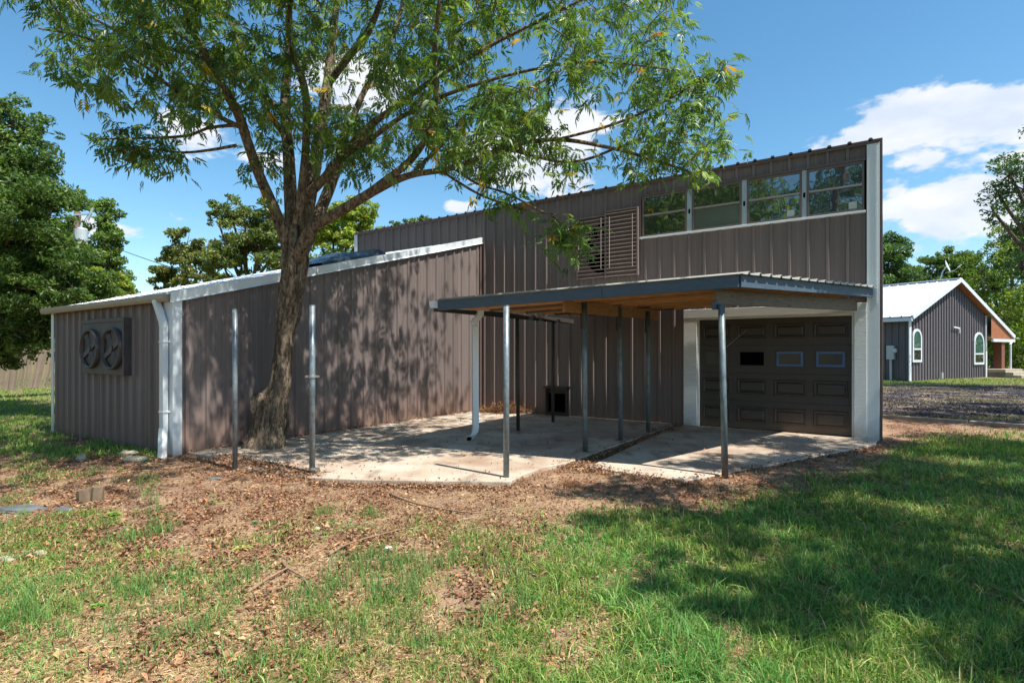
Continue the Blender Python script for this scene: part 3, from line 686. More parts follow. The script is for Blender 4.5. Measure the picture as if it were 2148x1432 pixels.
a, b = S(1.0, .004, -.07), S(1.0, 1.0, -.07)
MB().bar(a, b, .04, .145).build('fascia', M['slate'], cp, bevel=.004)
MB().bar(S(0, .995, -.05), S(.99, .995, -.05), .04, .09).build('ledger', M['pipedark'], cp)
for i, v in enumerate(np.linspace(.13, .90, 8)):
    MB().bar(S(.012, v, -.062), S(.40, v, -.062), .04, .12).build('joist', M['pineold'] if i % 2 else M['pine'], cp)
    MB().bar(S(.37, v+.010, -.060), S(.99, v+.010, -.060), .04, .12).build('joist', M['pine'], cp)
# beams
A_ = g(1521, 1012, -.09); Cc, Dd, Ee = g(1220, 946), g(1295, 922), g(1353, 905); R1_, R2_ = g(1087, 903), g(1160, 885)
cu = (Ee-Cc).normalized()
e0 = Cc-cu*.52; e1 = Cc+cu*3.05
MB().bar((e0.x, e0.y, 2.135), (e1.x, e1.y, 2.185), .045, .18).build('beam', M['pine'], cp, bevel=.003)
lu = (R2_-R1_).normalized(); lu = Vector((.53, .848, 0))
l0, l1 = R1_-lu*2.4, R1_+lu*2.35
MB().bar((l0.x, l0.y, 2.135), (l1.x, l1.y, 2.145), .05, .10).build('beam', M['pipedark'], cp, bevel=.003)
bo_ = [MB().bar(R1_+lu*q+Vector((-.0, -.0, 2.12))+Vector((.04, -.03, 0)), R1_+lu*(q+.09)+Vector((.04, -.03, 2.12)), .05, .07) for q in (-.5, .35, .75, 1.5)]
for q in bo_: q.build('bracket', M['galv'], cp)
ra0, ra1 = A_+Vector((-.10, .04, 0)), Vector((5.88, 9.38, 0))
MB().bar((ra0.x, ra0.y, 2.155), (ra1.x, ra1.y, 2.275), .045, .19).build('beam', M['pineold'], cp, bevel=.003)
d_ = (ra1-ra0).normalized(); q0 = ra0-d_*.035+Vector((0, 0, 2.155))
MB().bar(q0+Vector((0, 0, -.02)), q0+d_*.05+Vector((0, 0, -.02)), .055, .10).build('bracket', M['slate'], cp)
# posts
def post(p, ztop, lean=(0, 0), r=.038, name='post', parent=cp, zb=None, m=None):
    zb = float(gz(p.x, p.y))-.03 if zb is None else zb
    return MB().tube([(p.x, p.y, zb), (p.x+lean[0]*.5, p.y+lean[1]*.5, (zb+ztop)/2), (p.x+lean[0], p.y+lean[1], ztop)], r, 18).build(name, m or M['galvdirty'], parent, smooth=True)
pa = post(A_, 2.06, (-.045, 0), .038)
post(Cc+Vector((.05, -.03, 0)), 2.24, (-.01, 0)); post(Dd+Vector((.05, -.03, 0)), 2.22, (-.02, 0)); post(Ee+Vector((.05, -.03, 0)), 2.22, (0, 0))
post(R1_, 2.10, (-.02, 0), .034, m=M['pipedark']); post(R2_, 2.10, (0, 0), .034, m=M['pipedark'])
for p, l_ in ((Cc+Vector((.05, -.03, 0)), -.01), (Dd+Vector((.05, -.03, 0)), -.02), (Ee+Vector((.05, -.03, 0)), 0)):
    q = p+Vector((l_+(-.03), -.0, 0)); MB().tube([(q.x, q.y+.03, 1.83), (q.x, q.y+.03, 2.22)], .026, 8).build('steel_strap', M['rust'], cp)
# gutter and downspout along the left edge
gdv = (F3-F2).normalized(); nl = Vector((-gdv.y, gdv.x, 0)).normalized()
mb = MB(); vs = []
for p in (F2-gdv*.10, F3):
    for (o2, z2) in ((.01, .0), (.01, -.10), (.08, -.10), (.105, -.05), (.11, .0), (.098, .0)): vs.append(p+nl*o2+Vector((0, 0, z2-.005)))
mb.add(vs, [(i, i+1, i+7, i+6) for i in range(5)]+[(0, 1, 2, 3, 4, 5), (11, 10, 9, 8, 7, 6)]); mb.build('gutter', M['white'], cp)
dp = F2+gdv*1.08+nl*.055; dg = g(996, 922); 
pts = [Vector((dp.x, dp.y, 2.16)), Vector((dp.x, dp.y, 2.10)), Vector((dg.x-.03, dg.y, 1.97)), Vector((dg.x, dg.y, 1.90)), Vector((dg.x+.01, dg.y, .22)), Vector((dg.x, dg.y-.02, .13)), Vector((dg.x-.03, dg.y-.07, .07)), Vector((dg.x-.09, dg.y-.17, .045))]
do_ = rect_pipe(MB(), pts, .10, .075, (.9, .43, 0)).build('downspout', M['white'], cp)
e_ = pts[-1]; 
MB().bar(e_+Vector((.004, .01, 0)), e_+Vector((-.006, -.011, -.001)), .07, .05).build('spout_mouth', M['black'], do_)
# loose rod leaning by the door
rp = at(1523, 728, 9.0); MB().tube([rp, at(1566, 692, 9.5)], .005, 6).build('wire_tie', M['alu'], cp)

# free-standing poles
pts3 = [((493, 982), 2.02, .030, 'bare galvanised pipe pole nearest the corner downspout', (-.0, 0)),
        ((655, 993), 2.05, .035, 'bare galvanised pipe pole with a clamp at mid height, right of the trunk', (0, 0)),
        ((1062, 1000), 2.03, .036, 'bare galvanised pipe pole on the front slab corner before the carport', (.0, 0))]
for (q, zt, r_, lab, ln) in pts3:
    p = g(*q); e = empty('steel_pole', (p.x, p.y, 0), 0, lab, 'pole', 'freestanding pipe poles in a row')
    MB().tube([(0, 0, -.12), (0, 0, zt*.5), (ln[0], 0, zt)], r_, 20).build('pipe', M['galv'], e, smooth=True)
    MB().tube([(0, 0, zt-.004), (0, 0, zt+.006)], r_*1.04, 20).build('cap', M['galv'], e)
    if q[0] == 655:
        mb = MB().tube([(0, 0, 1.165), (0, 0, 1.20)], r_*1.25, 16); mb.box(-.085, .085, -.012, .012, 1.17, 1.195); mb.build('clamp', M['alu'], e, bevel=.003)
        mb = MB().tube([(0, 0, .05), (0, 0, .075)], r_*1.2, 16); mb.box(.03, .09, -.01, .01, .05, .075); mb.build('clamp', M['alu'], e)

# ------------------------------------------------------------------ trees
def catmull(pts, n):
    P = [np.array(p, float) for p in pts]; P = [2*P[0]-P[1]]+P+[2*P[-1]-P[-2]]; out = []
    for i in range(1, len(P)-2):
        for k in range(n):
            t = k/n; out.append(.5*((2*P[i])+(-P[i-1]+P[i+1])*t+(2*P[i-1]-5*P[i]+4*P[i+1]-P[i+2])*t*t+(-P[i-1]+3*P[i]-3*P[i+1]+P[i+2])*t**3))
    out.append(P[-2]); return np.array(out)
def bark_tube(mb, pr, n=14, rough=.10, sub=6, cap=True):
    """pr: rows x,y,z,r ; wobbly tube"""
    c = catmull(pr, sub); base = len(mb.v); ref = Vector((1, .2, 0)); m = len(c)
    ph = random.random()*10
    for i in range(m):
        d = Vector(c[min(i+1, m-1)][:3]-c[max(i-1, 0)][:3]).normalized(); a = (ref-d*ref.dot(d)).normalized(); b = d.cross(a); ref = a
        for k in range(n):
            t = 2*math.pi*k/n
            w = 1+(rough*.8*(float(vnoise(t*7+ph+3, c[i][2]*2.2, 1.0, 2))-.5)*2 if n > 20 else 0)+rough*(math.sin(3*t+ph+.9*c[i][2])*.5+math.sin(7*t+2*ph+1.7*c[i][2])*.35+(float(vnoise(t*2+ph, c[i][2]*3, 1.3, 2))-.5)*1.6)
            mb.v.append(tuple(Vector(c[i][:3])+(a*math.cos(t)+b*math.sin(t))*c[i][3]*w))
    for i in range(m-1):
        for k in range(n): mb.f.append((base+i*n+k, base+i*n+(k+1) % n, base+(i+1)*n+(k+1) % n, base+(i+1)*n+k))
    if cap: e = base+(m-1)*n; mb.f.append(tuple(e+k for k in range(n)))
    return c
def leaves(centers, size, ncol, droop=.0, jitter=.3, wid=.42):
    """folded leaf: two triangles-pairs; returns verts, faces(tris), colours"""
    N = len(centers); d = rng.normal(size=(N, 3)); d[:, 2] -= droop; d /= np.linalg.norm(d, axis=1)[:, None]
    r = rng.normal(size=(N, 3)); s = np.cross(d, r); s /= np.linalg.norm(s, axis=1)[:, None]
    up = np.cross(s, d); sz = size*(1+jitter*rng.normal(size=N)).clip(.5, 1.7)[:, None]
    a = centers-d*sz*.5; t = centers+d*sz*.5; l = centers+s*sz*wid*.5+up*sz*.1; q = centers-s*sz*wid*.5+up*sz*.1
    V = np.stack([a, l, t, q], 1).reshape(-1, 3); i = np.arange(N)*4
    Fc = np.concatenate([np.stack([i, i+1, i+2], 1), np.stack([i, i+2, i+3], 1)])
    return V, Fc, np.repeat(ncol, 4, axis=0)
def colours(N, palette, var=.12):
    p = np.array([lin(*c) for c in palette]); w = rng.random((N, len(p)))**3; w /= w.sum(1)[:, None]
    c = w@p; return np.clip(c*(1+var*rng.normal(size=(N, 1))), .004, .9)

def make_tree(base, trunk_r, blobs, nleaf, size, palette, label, group=None, name='tree', clump=26, cat='tree', spread=.36, limbs=True, forkz=0):
    """blobs: (Vector centre, radius). leaves gather in clumps through the crown volume"""
    bz = float(gz(base[0], base[1]))-.1 if abs(base[0]) < 60 and abs(base[1]) < 60 else -.2
    e = empty(name, (base[0], base[1], bz), 0, label, cat, group)
    off_ = Vector((base[0], base[1], bz)); mb = MB()
    if limbs:
        cen = sum((b[0] for b in blobs), Vector())/len(blobs)-off_; hz = min(b[0].z-b[1]*.2 for b in blobs)-bz
        fork = Vector((cen.x*.35, cen.y*.35, forkz or max(hz*.75, .8)))
        bark_tube(mb, [(0, 0, 0, trunk_r*1.25), (fork.x*.3, fork.y*.3, fork.z*.5, trunk_r), (fork.x, fork.y, fork.z, trunk_r*.85)], 10, .1, 4)
        for (c, r) in blobs:
            q = c-off_; mid = fork.lerp(q, .5)+Vector((random.uniform(-.2, .2)*r, random.uniform(-.2, .2)*r, -.1*r))
            bark_tube(mb, [(*fork, trunk_r*.5), (*mid, trunk_r*.32), (*q, trunk_r*.15), (*(q+Vector((random.uniform(-.5, .5), random.uniform(-.5, .5), .6))*r), trunk_r*.05)], 6, .05, 3)
            for _ in range(5):
                dd = Vector(rng.normal(size=3)).normalized(); 
                bark_tube(mb, [(*q, trunk_r*.13), (*(q+dd*r*.5), trunk_r*.07), (*(q+dd*r*.92+Vector((0, 0, .1*r))), trunk_r*.02)], 4, .02, 2)
        mb.build('trunk', M['bark'], e, smooth=True)
    vol = np.array([b[1]**2 for b in blobs]); cnt = (nleaf*vol/vol.sum()).astype(int); P = []; Cc_ = []
    for (c, r), n in zip(blobs, cnt):
        k = max(6, int(clump)); dirs = rng.normal(size=(k, 3)); dirs /= np.linalg.norm(dirs, axis=1)[:, None]
        rad = r*(.35+.65*rng.random(k)**.5)*(.9+.25*rng.random(k)); cc = dirs*rad[:, None]; cr_ = r*spread*(.55+.7*rng.random(k))
        w = cr_**2; w /= w.sum(); who = rng.choice(k, n, p=w); dd = rng.normal(size=(n, 3)); dd /= np.linalg.norm(dd, axis=1)[:, None]
        p = cc[who]+dd*(cr_[who]*rng.random(n)**.45)[:, None]*np.array([1, 1, .62]); P.append(p+np.array(c-off_)); Cc_.append(rng.normal(size=k)[who])
    P = np.concatenate(P); tone = np.concatenate(Cc_)
    col = colours(len(P), palette)*(1+.13*tone[:, None]); V, Fc, cv = leaves(P, size, np.clip(col, .004, .8))
    o = npmesh('crown', V, Fc, M['leaf'], e, cv); o['kind'] = 'stuff'
    return e
def bg(px0, Y, bl, nleaf, size, pal, label, tr=.16, group='trees beyond the buildings', **kw):
    B = []
    for (px, py, r) in bl:
        R = r*Y/F; B.append((at(px, py, Y+random.uniform(-.6, .6)*R), R))
    return make_tree(((px0-CX)/F*Y, Y), tr, B, nleaf, size, pal, label, group, **kw)
DK = [(58, 86, 44), (80, 112, 52), (108, 136, 62), (46, 72, 42)]
MID = [(62, 92, 40), (92, 122, 52), (120, 138, 60), (46, 74, 34)]
YEL = [(120, 148, 52), (154, 172, 66), (92, 126, 46), (176, 178, 84)]
OAK = [(78, 102, 50), (120, 130, 62), (56, 84, 42), (150, 140, 70)]
bg(-160, 13.5, [(-10, 720, 60), (60, 705, 40), (5, 310, 85), (70, 400, 75), (30, 470, 100), (95, 540, 85), (150, 610, 70), (60, 620, 95), (-90, 380, 150), (105, 450, 52), (-60, 560, 150), (30, 262, 50), (195, 640, 50), (20, 680, 62), (90, 685, 48), (-60, 700, 80), (55, 560, 80), (150, 660, 40), (0, 240, 34)], 110000, .105, DK+[(124, 146, 60)], 'big dense dark green tree at the left edge beside the leaning fence', .11, None, clump=34, forkz=3.6)
bg(225, 27, [(205, 455, 42), (228, 500, 34), (222, 548, 34), (185, 520, 50), (210, 590, 55)], 15000, .17, MID+YEL[:1], 'tall tree just behind the transformer pole', .2)
bg(236, 20, [(232, 612, 36), (200, 590, 34), (255, 618, 22)], 9000, .13, YEL, 'low yellow green tree behind the left end of the lean-to', .1)
bg(385, 30, [(390, 520, 40), (360, 560, 38), (420, 570, 45), (345, 590, 26), (440, 530, 30)], 13000, .19, OAK, 'rounded olive oak behind the middle of the lean-to roof', .2)
bg(520, 26, [(480, 440, 34), (515, 485, 48), (560, 460, 38), (545, 540, 60), (470, 560, 45), (600, 500, 50), (455, 455, 18), (620, 560, 50)], 20000, .17, OAK+MID[:2], 'taller ragged oak rising behind the main trunk', .22)
bg(700, 23, [(740, 455, 48), (700, 490, 55), (660, 470, 42), (765, 440, 24), (720, 520, 45), (775, 500, 30)], 18000, .15, YEL, 'bright yellow green tree behind the skylight', .18)
bg(860, 44, [(870, 478, 24), (830, 486, 20), (800, 490, 18), (890, 468, 14), (850, 500, 30)], 7000, .22, MID, 'distant tree top peeping over the workshop roof', .2)
bg(1875, 50, [(1872, 530, 34), (1886, 522, 26), (1865, 575, 42), (1895, 590, 34), (1850, 545, 40)], 14000, .24, DK, 'dark tree rising just right of the workshop corner', .25)
bg(1965, 58, [(1945, 575, 30), (1975, 556, 34), (2010, 548, 30), (1990, 590, 46), (1930, 600, 26), (2030, 565, 30)], 15000, .28, MID, 'mid green tree behind the satellite dish', .3)
bg(2090, 46, [(2085, 560, 48), (2120, 530, 52), (2060, 600, 44), (2110, 620, 70), (2080, 680, 60), (2145, 690, 75), (2170, 600, 90), (2100, 740, 46), (2070, 740, 36), (2140, 760, 40), (2140, 480, 48)], 30000, .24, MID+YEL[:2], 'large spreading tree behind the porch of the grey house', .4)
bg(2330, 22, [(2118, 365, 36), (2092, 405, 30), (2150, 400, 55), (2085, 445, 24), (2200, 430, 100), (2165, 500, 48), (2260, 350, 120), (2140, 555, 34), (2190, 600, 60), (2300, 520, 120)], 20000, .13, DK+MID[:1], 'near tree reaching in from the right edge of the view', .3, None)
# trees on the camera's side: they shade the lawn and show in the window glass
def world_tree(x, y, bl, n, size, pal, label, r=.25): return make_tree((x, y), r, [(Vector(b[:3]), b[3]) for b in bl], n, size, pal, label, 'trees on the near side of the yard')
world_tree(9.6, 1.4, [(5.1, 2.7, 7.4, 1.05), (6.6, 1.2, 7.2, 1.5), (7.6, 3.6, 7.9, 1.3), (5.6, .4, 6.8, .95), (8.2, 5.4, 8.4, 1.3), (9.6, 3.8, 8.2, 1.6), (9.4, .6, 7.6, 1.8), (7.2, -1.0, 6.8, 1.1), (10.8, 5.8, 8.2, 1.4), (6.4, 4.4, 7.9, .7), (4.4, 1.3, 6.5, .6)], 52000, .125, MID, 'leafy shade tree standing right of the camera')
world_tree(16.5, 10, [(15, 9.8, 8.4, 1.8), (17.6, 11, 8.5, 2.0), (13.2, 9.4, 7.8, 1.4)], 14000, .15, MID, 'shade tree beyond the right edge, over the gravel drive')
world_tree(-13.5, -3.5, [(-13, -3, 8, 3), (-15, -5.5, 9, 3), (-11.5, -6, 7, 2.6), (-14, -3.5, 11.5, 2.4)], 16000, .22, MID, 'round tree reflected in the left windows')
world_tree(-10, -12, [(-9, -12, 7.5, 2.8), (-12.5, -13, 9, 3.2), (-10.5, -11, 11.5, 2.2)], 13000, .22, DK, 'dark tree reflected in the middle windows')
world_tree(-3.5, -15, [(-3, -15, 7, 2.8), (-5.4, -16, 9.5, 2.5), (-1, -16, 5.6, 2.4)], 12000, .22, MID, 'tree reflected beside the utility pole')
world_tree(-14.5, 3.0, [(-14, 3.0, 4.5, 2.6), (-13.2, 1.0, 6.5, 2.6), (-15.5, 5.5, 6, 2.6), (-14.5, 3.5, 9, 2.8), (-12.5, -.5, 3.4, 2.0)], 26000, .2, DK, 'unseen dense tree added outside the left edge to keep sky light off the lean-to end wall')  # added out of view to dim the sky light on the end wall
world_tree(-22, 0.5, [(-22, -1, 7, 3), (-23, -2, 10, 3)], 9000, .25, MID, 'outer tree of the row seen in the windows')

# --- the main yard tree
tb = g(566, 936); tb.z = 0
T = empty('yard_tree', (tb.x, tb.y, 0), 0, 'many stemmed shade tree with compound leaves growing against the lean-to wall', 'tree')
Y0 = tb.y
def tp(px, py, dy=0.0): 
    v = at(px, py, Y0+dy); return np.array([v.x-tb.x, v.y-tb.y, v.z])
def limb(rows): # rows: px, py, dY, width in px
    return [(*tp(a, b, c), (w*(.86 if w > 10 else 1.0)+(.9 if w < 6 else 0))/2*(Y0+c)/F) for (a, b, c, w) in rows]
tm = MB()
paths = []
paths.append(bark_tube(tm, limb([(560, 960, 0, 112), (562, 925, 0, 82), (568, 875, 0, 72), (576, 842, 0, 60), (588, 808, 0, 42), (594, 750, 0, 37), (597, 696, 0, 42), (608, 640, 0, 48), (614, 590, 0, 52), (616, 550, 0, 54), (618, 520, 0, 47)]), 56, .24, 14))
for (px, py, w) in ((552, 848, 44),):
    c = tp(px, py, -.05); bark_tube(tm, [(c[0]+.03, c[1]+.05, c[2]-.55, .03), (c[0]+.03, c[1]+.03, c[2]-.2, w/2*Y0/F*.8), (c[0], c[1]+.0, c[2]+.0, w/2*Y0/F), (c[0]+.03, c[1]+.03, c[2]+.07, w/2*Y0/F*.8), (c[0]+.08, c[1]+.06, c[2]+.12, .02)], 30, .3, 8)
L = [
 [(606, 540, 0, 26), (598, 500, -.05, 29), (580, 450, -.15, 27), (545, 370, -.3, 25), (520, 300, -.45, 24), (500, 240, -.6, 23), (465, 180, -.8, 21), (430, 110, -1.0, 18), (395, 40, -1.2, 15), (370, -60, -1.4, 10), (350, -200, -1.4, 5)],
 [(612, 545, 0, 30), (612, 490, 0, 30), (610, 420, .1, 31), (606, 330, .3, 27), (598, 210, .5, 23), (606, 110, .7, 19), (605, 0, .8, 15), (600, -150, 1, 8)],
 [(622, 470, -.1, 22), (632, 400, -.2, 20), (642, 300, -.3, 19), (640, 190, -.5, 17), (614, 110, -.6, 14), (608, 20, -.8, 11), (640, -120, -1, 6)],
 [(626, 540, .1, 30), (640, 470, .2, 31), (654, 390, .4, 31), (672, 270, .6, 28), (688, 170, .8, 24), (700, 60, 1, 18), (720, -90, 1.2, 9)],
 [(636, 530, .2, 26), (668, 450, .5, 27), (700, 370, .9, 26), (716, 310, 1.1, 20), (760, 200, 1.5, 14), (830, 60, 1.9, 9), (860, -80, 2.2, 5)],
 [(624, 545, -.05, 28), (642, 500, -.2, 29), (668, 470, -.3, 27), (720, 440, -.5, 26), (790, 398, -.7, 22), (860, 368, -.9, 16), (950, 352, -1.1, 13), (1060, 310, -1.2, 11), (1170, 293, -1.3, 9), (1300, 315, -1.4, 7), (1400, 345, -1.4, 5), (1490, 375, -1.4, 2.5)],
 [(735, 432, -.55, 20), (800, 385, -.8, 19), (862, 335, -1.0, 18), (902, 270, -1.2, 17), (915, 190, -1.4, 15), (912, 100, -1.6, 13), (922, 0, -1.8, 9), (930, -120, -2, 5)],
 [(632, 425, -.1, 20), (680, 375, -.2, 21), (720, 325, -.3, 21), (780, 262, -.4, 18), (830, 225, -.5, 14), (920, 160, -.6, 11), (1040, 90, -.7, 8), (1160, 30, -.8, 5), (1260, -20, -.9, 3)],
 [(688, 175, .8, 18), (730, 120, .6, 19), (770, 70, .4, 17), (800, 0, .2, 13), (830, -100, 0, 7)],
 [(716, 330, -.3, 18), (790, 282, -.6, 14), (860, 235, -.9, 11), (960, 190, -1.3, 8), (1100, 150, -1.7, 6), (1240, 130, -2.0, 4), (1400, 145, -2.2, 2)],
 [(500, 265, -.55, 12), (450, 240, -.8, 9), (380, 200, -1.1, 8), (290, 130, -1.4, 6), (180, 80, -1.8, 4), (80, 60, -2.1, 2)],
 [(500, 262, -.55, 8), (440, 268, -.6, 6), (390, 285, -.7, 5), (300, 290, -.8, 3.5), (200, 292, -.9, 2)],
 [(497, 305, -.5, 7), (440, 315, -.6, 5), (380, 320, -.7, 4), (310, 312, -.8, 3), (240, 318, -.9, 2)],
 [(440, 130, -1.0, 12), (390, 110, -.8, 9), (300, 90, -.5, 6), (200, 40, -.2, 4), (120, -30, 0, 2)],
 [(600, 245, .4, 15), (540, 190, .7, 14), (480, 150, 1.1, 11), (400, 90, 1.5, 8), (300, 10, 1.9, 5)],
 [(950, 352, -1.1, 7), (1000, 385, -1.0, 4), (1060, 405, -.9, 3.5), (1120, 435, -.8, 3), (1180, 470, -.7, 2.5), (1215, 530, -.7, 1.5)],
 [(930, 362, -1.0, 6), (1010, 410, -1.0, 4), (1100, 440, -.95, 3), (1170, 450, -.9, 2)],
 [(1170, 293, -1.3, 6), (1290, 260, -1.6, 5), (1400, 210, -1.8, 3.5), (1500, 150, -2, 2)],
 [(1060, 312, -1.2, 7), (1200, 340, -1.0, 5), (1330, 300, -.8, 4), (1450, 300, -.7, 2)],
 [(862, 365, -.9, 9), (930, 300, -.5, 8), (1000, 220, -.1, 7), (1120, 180, .2, 5), (1250, 100, .4, 3)],
 [(606, 300, .3, 13), (560, 230, .9, 11), (520, 140, 1.4, 8), (480, 40, 1.8, 5)],
]
for rows in L: paths.append(bark_tube(tm, limb(rows), 12 if rows[0][3] > 20 else 8, .07, 6))
tro = tm.build('trunk', M['bark'], T, smooth=True)
# leaf-cluster positions through the crown volume
nodes = np.concatenate([p[:, :4] for p in paths[1:]])
PL = [ # polygon in the photo, number of leaf clusters, nearest and farthest distance offset
 ([(0, -120), (500, -120), (520, 60), (470, 190), (380, 215), (300, 205), (215, 200), (150, 165), (60, 115), (0, 115)], 190, -2.4, 1.9),
 ([(190, 150), (520, 130), (470, 250), (390, 235), (290, 235), (200, 200)], 34, -1.8, .2),
 ([(165, 285), (230, 262), (400, 285), (390, 335), (290, 345), (185, 318)], 22, -1.1, -.5),
 ([(480, -120), (800, -120), (800, 330), (740, 350), (700, 300), (560, 240), (480, 160)], 150, -1.6, 2.4),
 ([(500, 150), (620, 180), (600, 420), (540, 430), (540, 300), (500, 250)], 26, -.4, 1.2),
 ([(640, 250), (790, 230), (770, 350), (690, 370), (640, 350)], 34, -.8, 1.4),
 ([(780, -120), (1450, -120), (1445, 70), (1390, 100), (1280, 140), (1210, 200), (1060, 300), (900, 370), (800, 345)], 330, -2.6, 2.0),
 ([(900, 200), (1090, 180), (1130, 300), (1050, 380), (930, 385), (850, 350)], 62, -1.8, .6),
 ([(1180, 120), (1340, 90), (1420, 130), (1480, 200), (1520, 290), (1480, 360), (1360, 330), (1290, 240)], 105, -2.2, -.5),
 ([(1400, 150), (1545, 130), (1500, 185), (1430, 200)], 16, -2.1, -1.7),
 ([(1130, 250), (1300, 250), (1390, 370), (1260, 370), (1130, 340)], 17, -1.6, -.8),
 ([(1300, 330), (1500, 350), (1500, 385), (1400, 385), (1330, 365)], 9, -1.6, -1.2),
 ([(1100, 425), (1180, 440), (1225, 500), (1190, 530), (1150, 480)], 10, -1.0, -.7),
 ([(990, 380), (1090, 400), (1120, 440), (1040, 430)], 7, -1.1, -.8),
 ([(0, -700), (1400, -700), (1500, -120), (0, -120)], 330, -2.6, 2.8),
 ([(-150, -900), (1150, -900), (1200, -150), (-150, -150)], 300, -3.7, -1.2),
]
cents = []
for poly, n, y0_, y1_ in PL:
    n = int(n*(1.38 if poly[0][1] > -500 else 1.0))
    xs_ = [p[0] for p in poly]; ys_ = [p[1] for p in poly]; got = 0
    while got < n:
        q = np.stack([rng.uniform(min(xs_), max(xs_), 200), rng.uniform(min(ys_), max(ys_), 200)], 1)
        ok = inpoly(q[:, 0], q[:, 1], poly) & (vnoise(q[:, 0], q[:, 1], .013, 2) > .40)
        for a, b in q[ok][:n-got]: cents.append(tp(a, b, rng.uniform(y0_, y1_)))
        got += min(int(ok.sum()), n-got)
for _ in range(190):        # the part of the crown that hangs over the left yard, above the frame
    w_ = np.array([rng.uniform(-6.2, -1.6), rng.uniform(4.9, 7.6), rng.uniform(6.3, 9.0)])
    if vnoise(w_[0], w_[1], .9, 2) > .38: cents.append(w_-np.array([tb.x, tb.y, 0]))
for _ in range(130):
    cents.append(np.array([rng.uniform(-5.6, -.4), rng.uniform(3.3, 5.6), rng.uniform(6.4, 8.6)])-np.array([tb.x, tb.y, 0]))
cents = np.array(cents)
dist = np.array([np.min(np.linalg.norm(nodes[:, :3]-c, axis=1)) for c in cents]); order = np.argsort(dist)
tw = MB(); N4 = list(nodes[:, :3]); NA = np.array(N4)
twp = []
for i in order:
    c = cents[i]; dd = np.linalg.norm(NA-c, axis=1)+.35*np.maximum(0, NA[:, 2]-c[2]); j = int(np.argmin(dd)); s = NA[j]; ln = np.linalg.norm(c-s)
    mid = s*.5+c*.5+rng.normal(size=3)*.06*ln+np.array([0, 0, .10*ln]); r = min(.016, .004+.006*ln)
    pts = catmull([s, mid, c], 3); tw.tube(pts, list(np.linspace(r, .003, len(pts))), 4, False); NA = np.vstack([NA, pts[2:]])
    twp.append(c)
two = tw.build('twigs', M['bark'], T, smooth=True); two['kind'] = 'stuff'
# compound leaf: rachis with pairs of narrow leaflets
def frond(npair=5, length=.26, wl=.075):
    V = []; Fc = []
    for k in range(npair*2+1):
        if k == npair*2: b = np.array([length, 0, 0]); dr = np.array([1, 0, -.2])
        else:
            pr_ = k//2; sgn = 1 if k % 2 else -1; x = length*(.22+.78*pr_/npair); b = np.array([x, 0, 0]); dr = np.array([.62, sgn*.78, -.28+.1*math.sin(k*2.3)])
        dr = dr/np.linalg.norm(dr); ll = wl*(.75+.5*math.sin(math.pi*(min(k//2, npair-1)+1)/(npair+1))); sd_ = np.cross(dr, [0, 0, 1]); sd_ /= np.linalg.norm(sd_)
        n0 = len(V); V += [b, b+dr*ll*.42+sd_*ll*.15+np.array([0, 0, .014]), b+dr*ll, b+dr*ll*.42-sd_*ll*.155+np.array([0, 0, .012])]; Fc += [(n0, n0+1, n0+2), (n0, n0+2, n0+3)]
    n0 = len(V); V += [np.array([0, 0, .002]), np.array([0, .003, 0]), np.array([length, 0, 0])]; Fc += [(n0, n0+1, n0+2)]
    V = np.array(V); V[:, 2] -= .4*(V[:, 0]**2)/length; return V, np.array(Fc)
FV = [frond(4, .165, .078), frond(3, .14, .085), frond(5, .185, .072)]
PALT = [(74, 104, 44), (104, 136, 56), (54, 84, 42), (142, 164, 72), (78, 112, 64)]
allV, allF, allC = [], [], []; nv = 0; recs = []
for ci, c in enumerate(twp):
    fr = (c[0]+tb.x > .9); n = int(rng.integers(3, 7)) if fr else int(rng.integers(4, 10)); axis_ = rng.normal(size=3); axis_[2] = -abs(axis_[2])*.3; axis_ /= np.linalg.norm(axis_)
    tone = 1+.16*rng.normal()
    for k in range(n):
        az = rng.uniform(0, 2*math.pi); pit = rng.uniform(-.8, .5); x = np.array([math.cos(az)*math.cos(pit), math.sin(az)*math.cos(pit), math.sin(pit)])
        z = np.array([0, 0, 1.])+rng.normal(size=3)*.35; y = np.cross(z, x); y /= np.linalg.norm(y); z = np.cross(x, y)
        p = np.asarray(c)+axis_*rng.uniform(-.2, .30)+rng.normal(size=3)*.11; recs.append((p, x, y, z, rng.uniform(.6, 1.0) if fr else rng.uniform(.7, 1.15), int(rng.integers(0, 3)), tone))
colr = colours(len(recs), PALT, .12); yellow = rng.random(len(recs)) < .03; colr[yellow] = colours(int(yellow.sum()), [(190, 170, 60), (160, 120, 50)])
